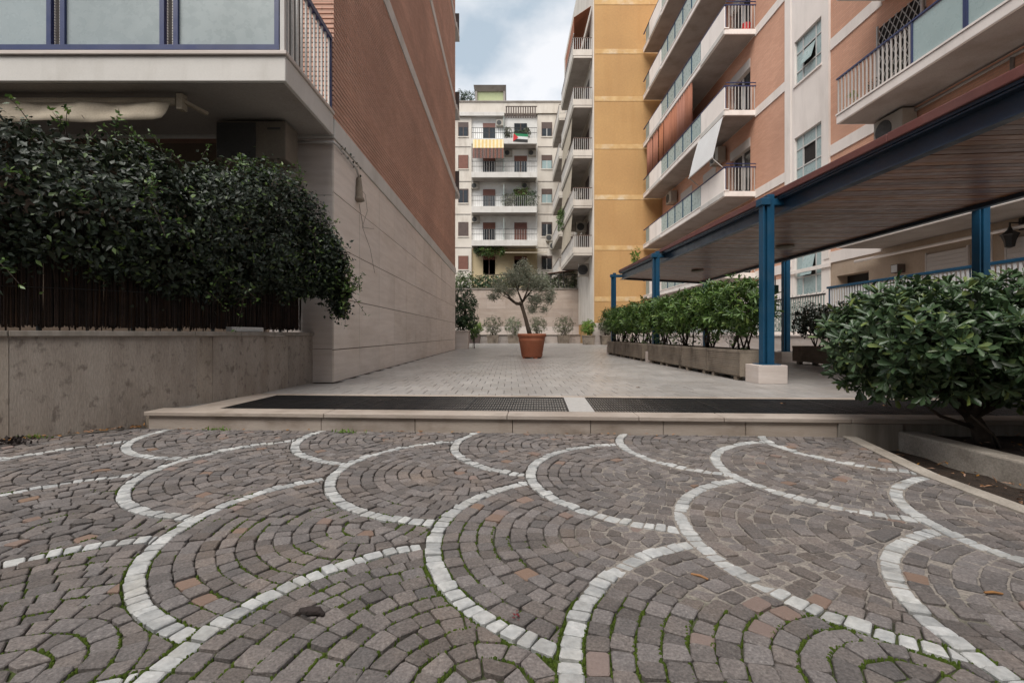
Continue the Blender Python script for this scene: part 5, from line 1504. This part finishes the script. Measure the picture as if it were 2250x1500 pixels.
# ------------------------------------------------------------------ small litter
q = random.Random(31)
def gp(x, y): s = (EYE-ZP)/(y-CY); return Vector(((x-CX)*s, F*s, ZP))
p = gp(685,1352)
t = MB()
t.tube([(-.035,.012,.008),(-.01,.0,.012),(.018,-.002,.014),(.036,-.012,.009)],[.006,.012,.011,.005],7); t.tube([(-.01,.018,.008),(-.024,.004,.01)],[.007,.006],6)
o = t.build('dung', m_dung, None, smooth=True); o.location = p; tag(o, 'small dark dried dropping lying on the near cobbles', 'dropping')
for x, y, a, l, lab in ((1537,1270,-.7,.05,'short brown twig lying on the cobbles near the centre'),(2183,1307,-.15,.045,'reddish brown twig on the cobbles at the right')):
    o = MB().tube([(-l/2,0,.006),(0,.002,.008),(l/2,0,.006)],[.003,.004,.003],6).build('twig', m_dryleaf, None); o.location = gp(x,y); o.rotation_euler = (0,0,a); tag(o, lab, 'twig')
p = gp(1137,1362); t = thing('fallen_flower', 'tiny dark red flower on a white marble sett', 'flower', p)
n = 7; leaf_mesh('petals', NP.normal(0,.004,(n,3))+np.array([0,0,.01]), NP.normal(0,1,(n,3))*np.array([1,1,.2]), np.tile([0,0,1.],(n,1)), np.full(n,.011), np.full(n,.006), T_OV, m_dred, t)
p = gp(38,975); t = thing('dead_leaf_clump', 'dark clump of rotten leaves at the foot of the garden wall', 'leaf clump', p)
n = 90; PL = NP.normal(0,1,(n,3))*np.array([.045,.03,.012])+np.array([0,0,.02])
leaf_mesh('leaves', PL, NP.normal(0,1,(n,3)), NP.normal(0,1,(n,3)), NP.uniform(.02,.05,n), NP.uniform(.012,.025,n), T_OV, m_dung, t)
dl = [(1397,852,'on the court tiles right of the centre'),(1318,797,'on the court tiles beyond the pot'),(1715,888,'on the right drain grating'),(1940,893,'on the grating under the bush')]
for x, y, lab in dl:
    s = EYE/(y-CY); t = thing('fallen_leaf', 'dry brown fallen leaf ' + lab, 'leaf', ((x-CX)*s, F*s, .004))
    leaf_mesh('blade', np.array([[0,0,.004]]), np.array([[1,.4,0.]]), np.array([[0,.1,1.]]), np.array([.07]), np.array([.04]), T_OV, m_dryleaf, t)
# litter and weeds along the wall foot and in the bed
P, A = [], []
for k in range(150):
    s = R.uniform(2.9,4.9); c = curve_at(s, -R.uniform(.01,.10)); P.append((c.x,c.y,ZP+.004+R.random()*.01)); A.append((R.gauss(0,1),R.gauss(0,1),R.gauss(0,.15)))
for k in range(40):
    u = R.uniform(-2.7,1.5); c = UV(u, -R.uniform(.005,.05)); P.append((c[0],c[1],ZP+.006)); A.append((R.gauss(0,1),R.gauss(0,1),.1))
for k in range(200):
    P.append((R.uniform(2.25,2.75),R.uniform(.8,3.3),-.205+R.random()*.02)); A.append((R.gauss(0,1),R.gauss(0,1),R.gauss(0,.2)))
for k in range(260):
    P.append((R.uniform(2.92,4.6),R.uniform(1.5,3.3),-.085+R.random()*.02)); A.append((R.gauss(0,1),R.gauss(0,1),R.gauss(0,.2)))
n = len(P); o = leaf_mesh('leaf_litter', np.array(P), np.array(A), np.tile([0,0,1.],(n,1))+NP.normal(0,.25,(n,3)), NP.uniform(.02,.05,n), NP.uniform(.01,.02,n), T_OV, m_dryleaf, None)
tag(o, 'dry brown leaf litter along the wall foot and in the bed', 'leaf litter', kind='stuff')
P, A = [], []
for (x, y, k) in ((335,930,26),(75,962,24),(470,945,30),(755,950,26),(350,935,14),(780,952,10)):
    c = gp(x, y)
    for _ in range(k): P.append((c.x+R.gauss(0,.05),c.y+R.gauss(0,.012),ZP)); A.append((R.gauss(0,.6),R.gauss(0,.5),R.uniform(.3,1)))
n = len(P); o = leaf_mesh('weeds', np.array(P), np.array(A), NP.normal(0,1,(n,3)), NP.uniform(.02,.05,n), NP.uniform(.006,.014,n), T_OV, l_lime, None)
tag(o, 'small green weeds along the foot of the step and wall', 'weeds', kind='stuff')
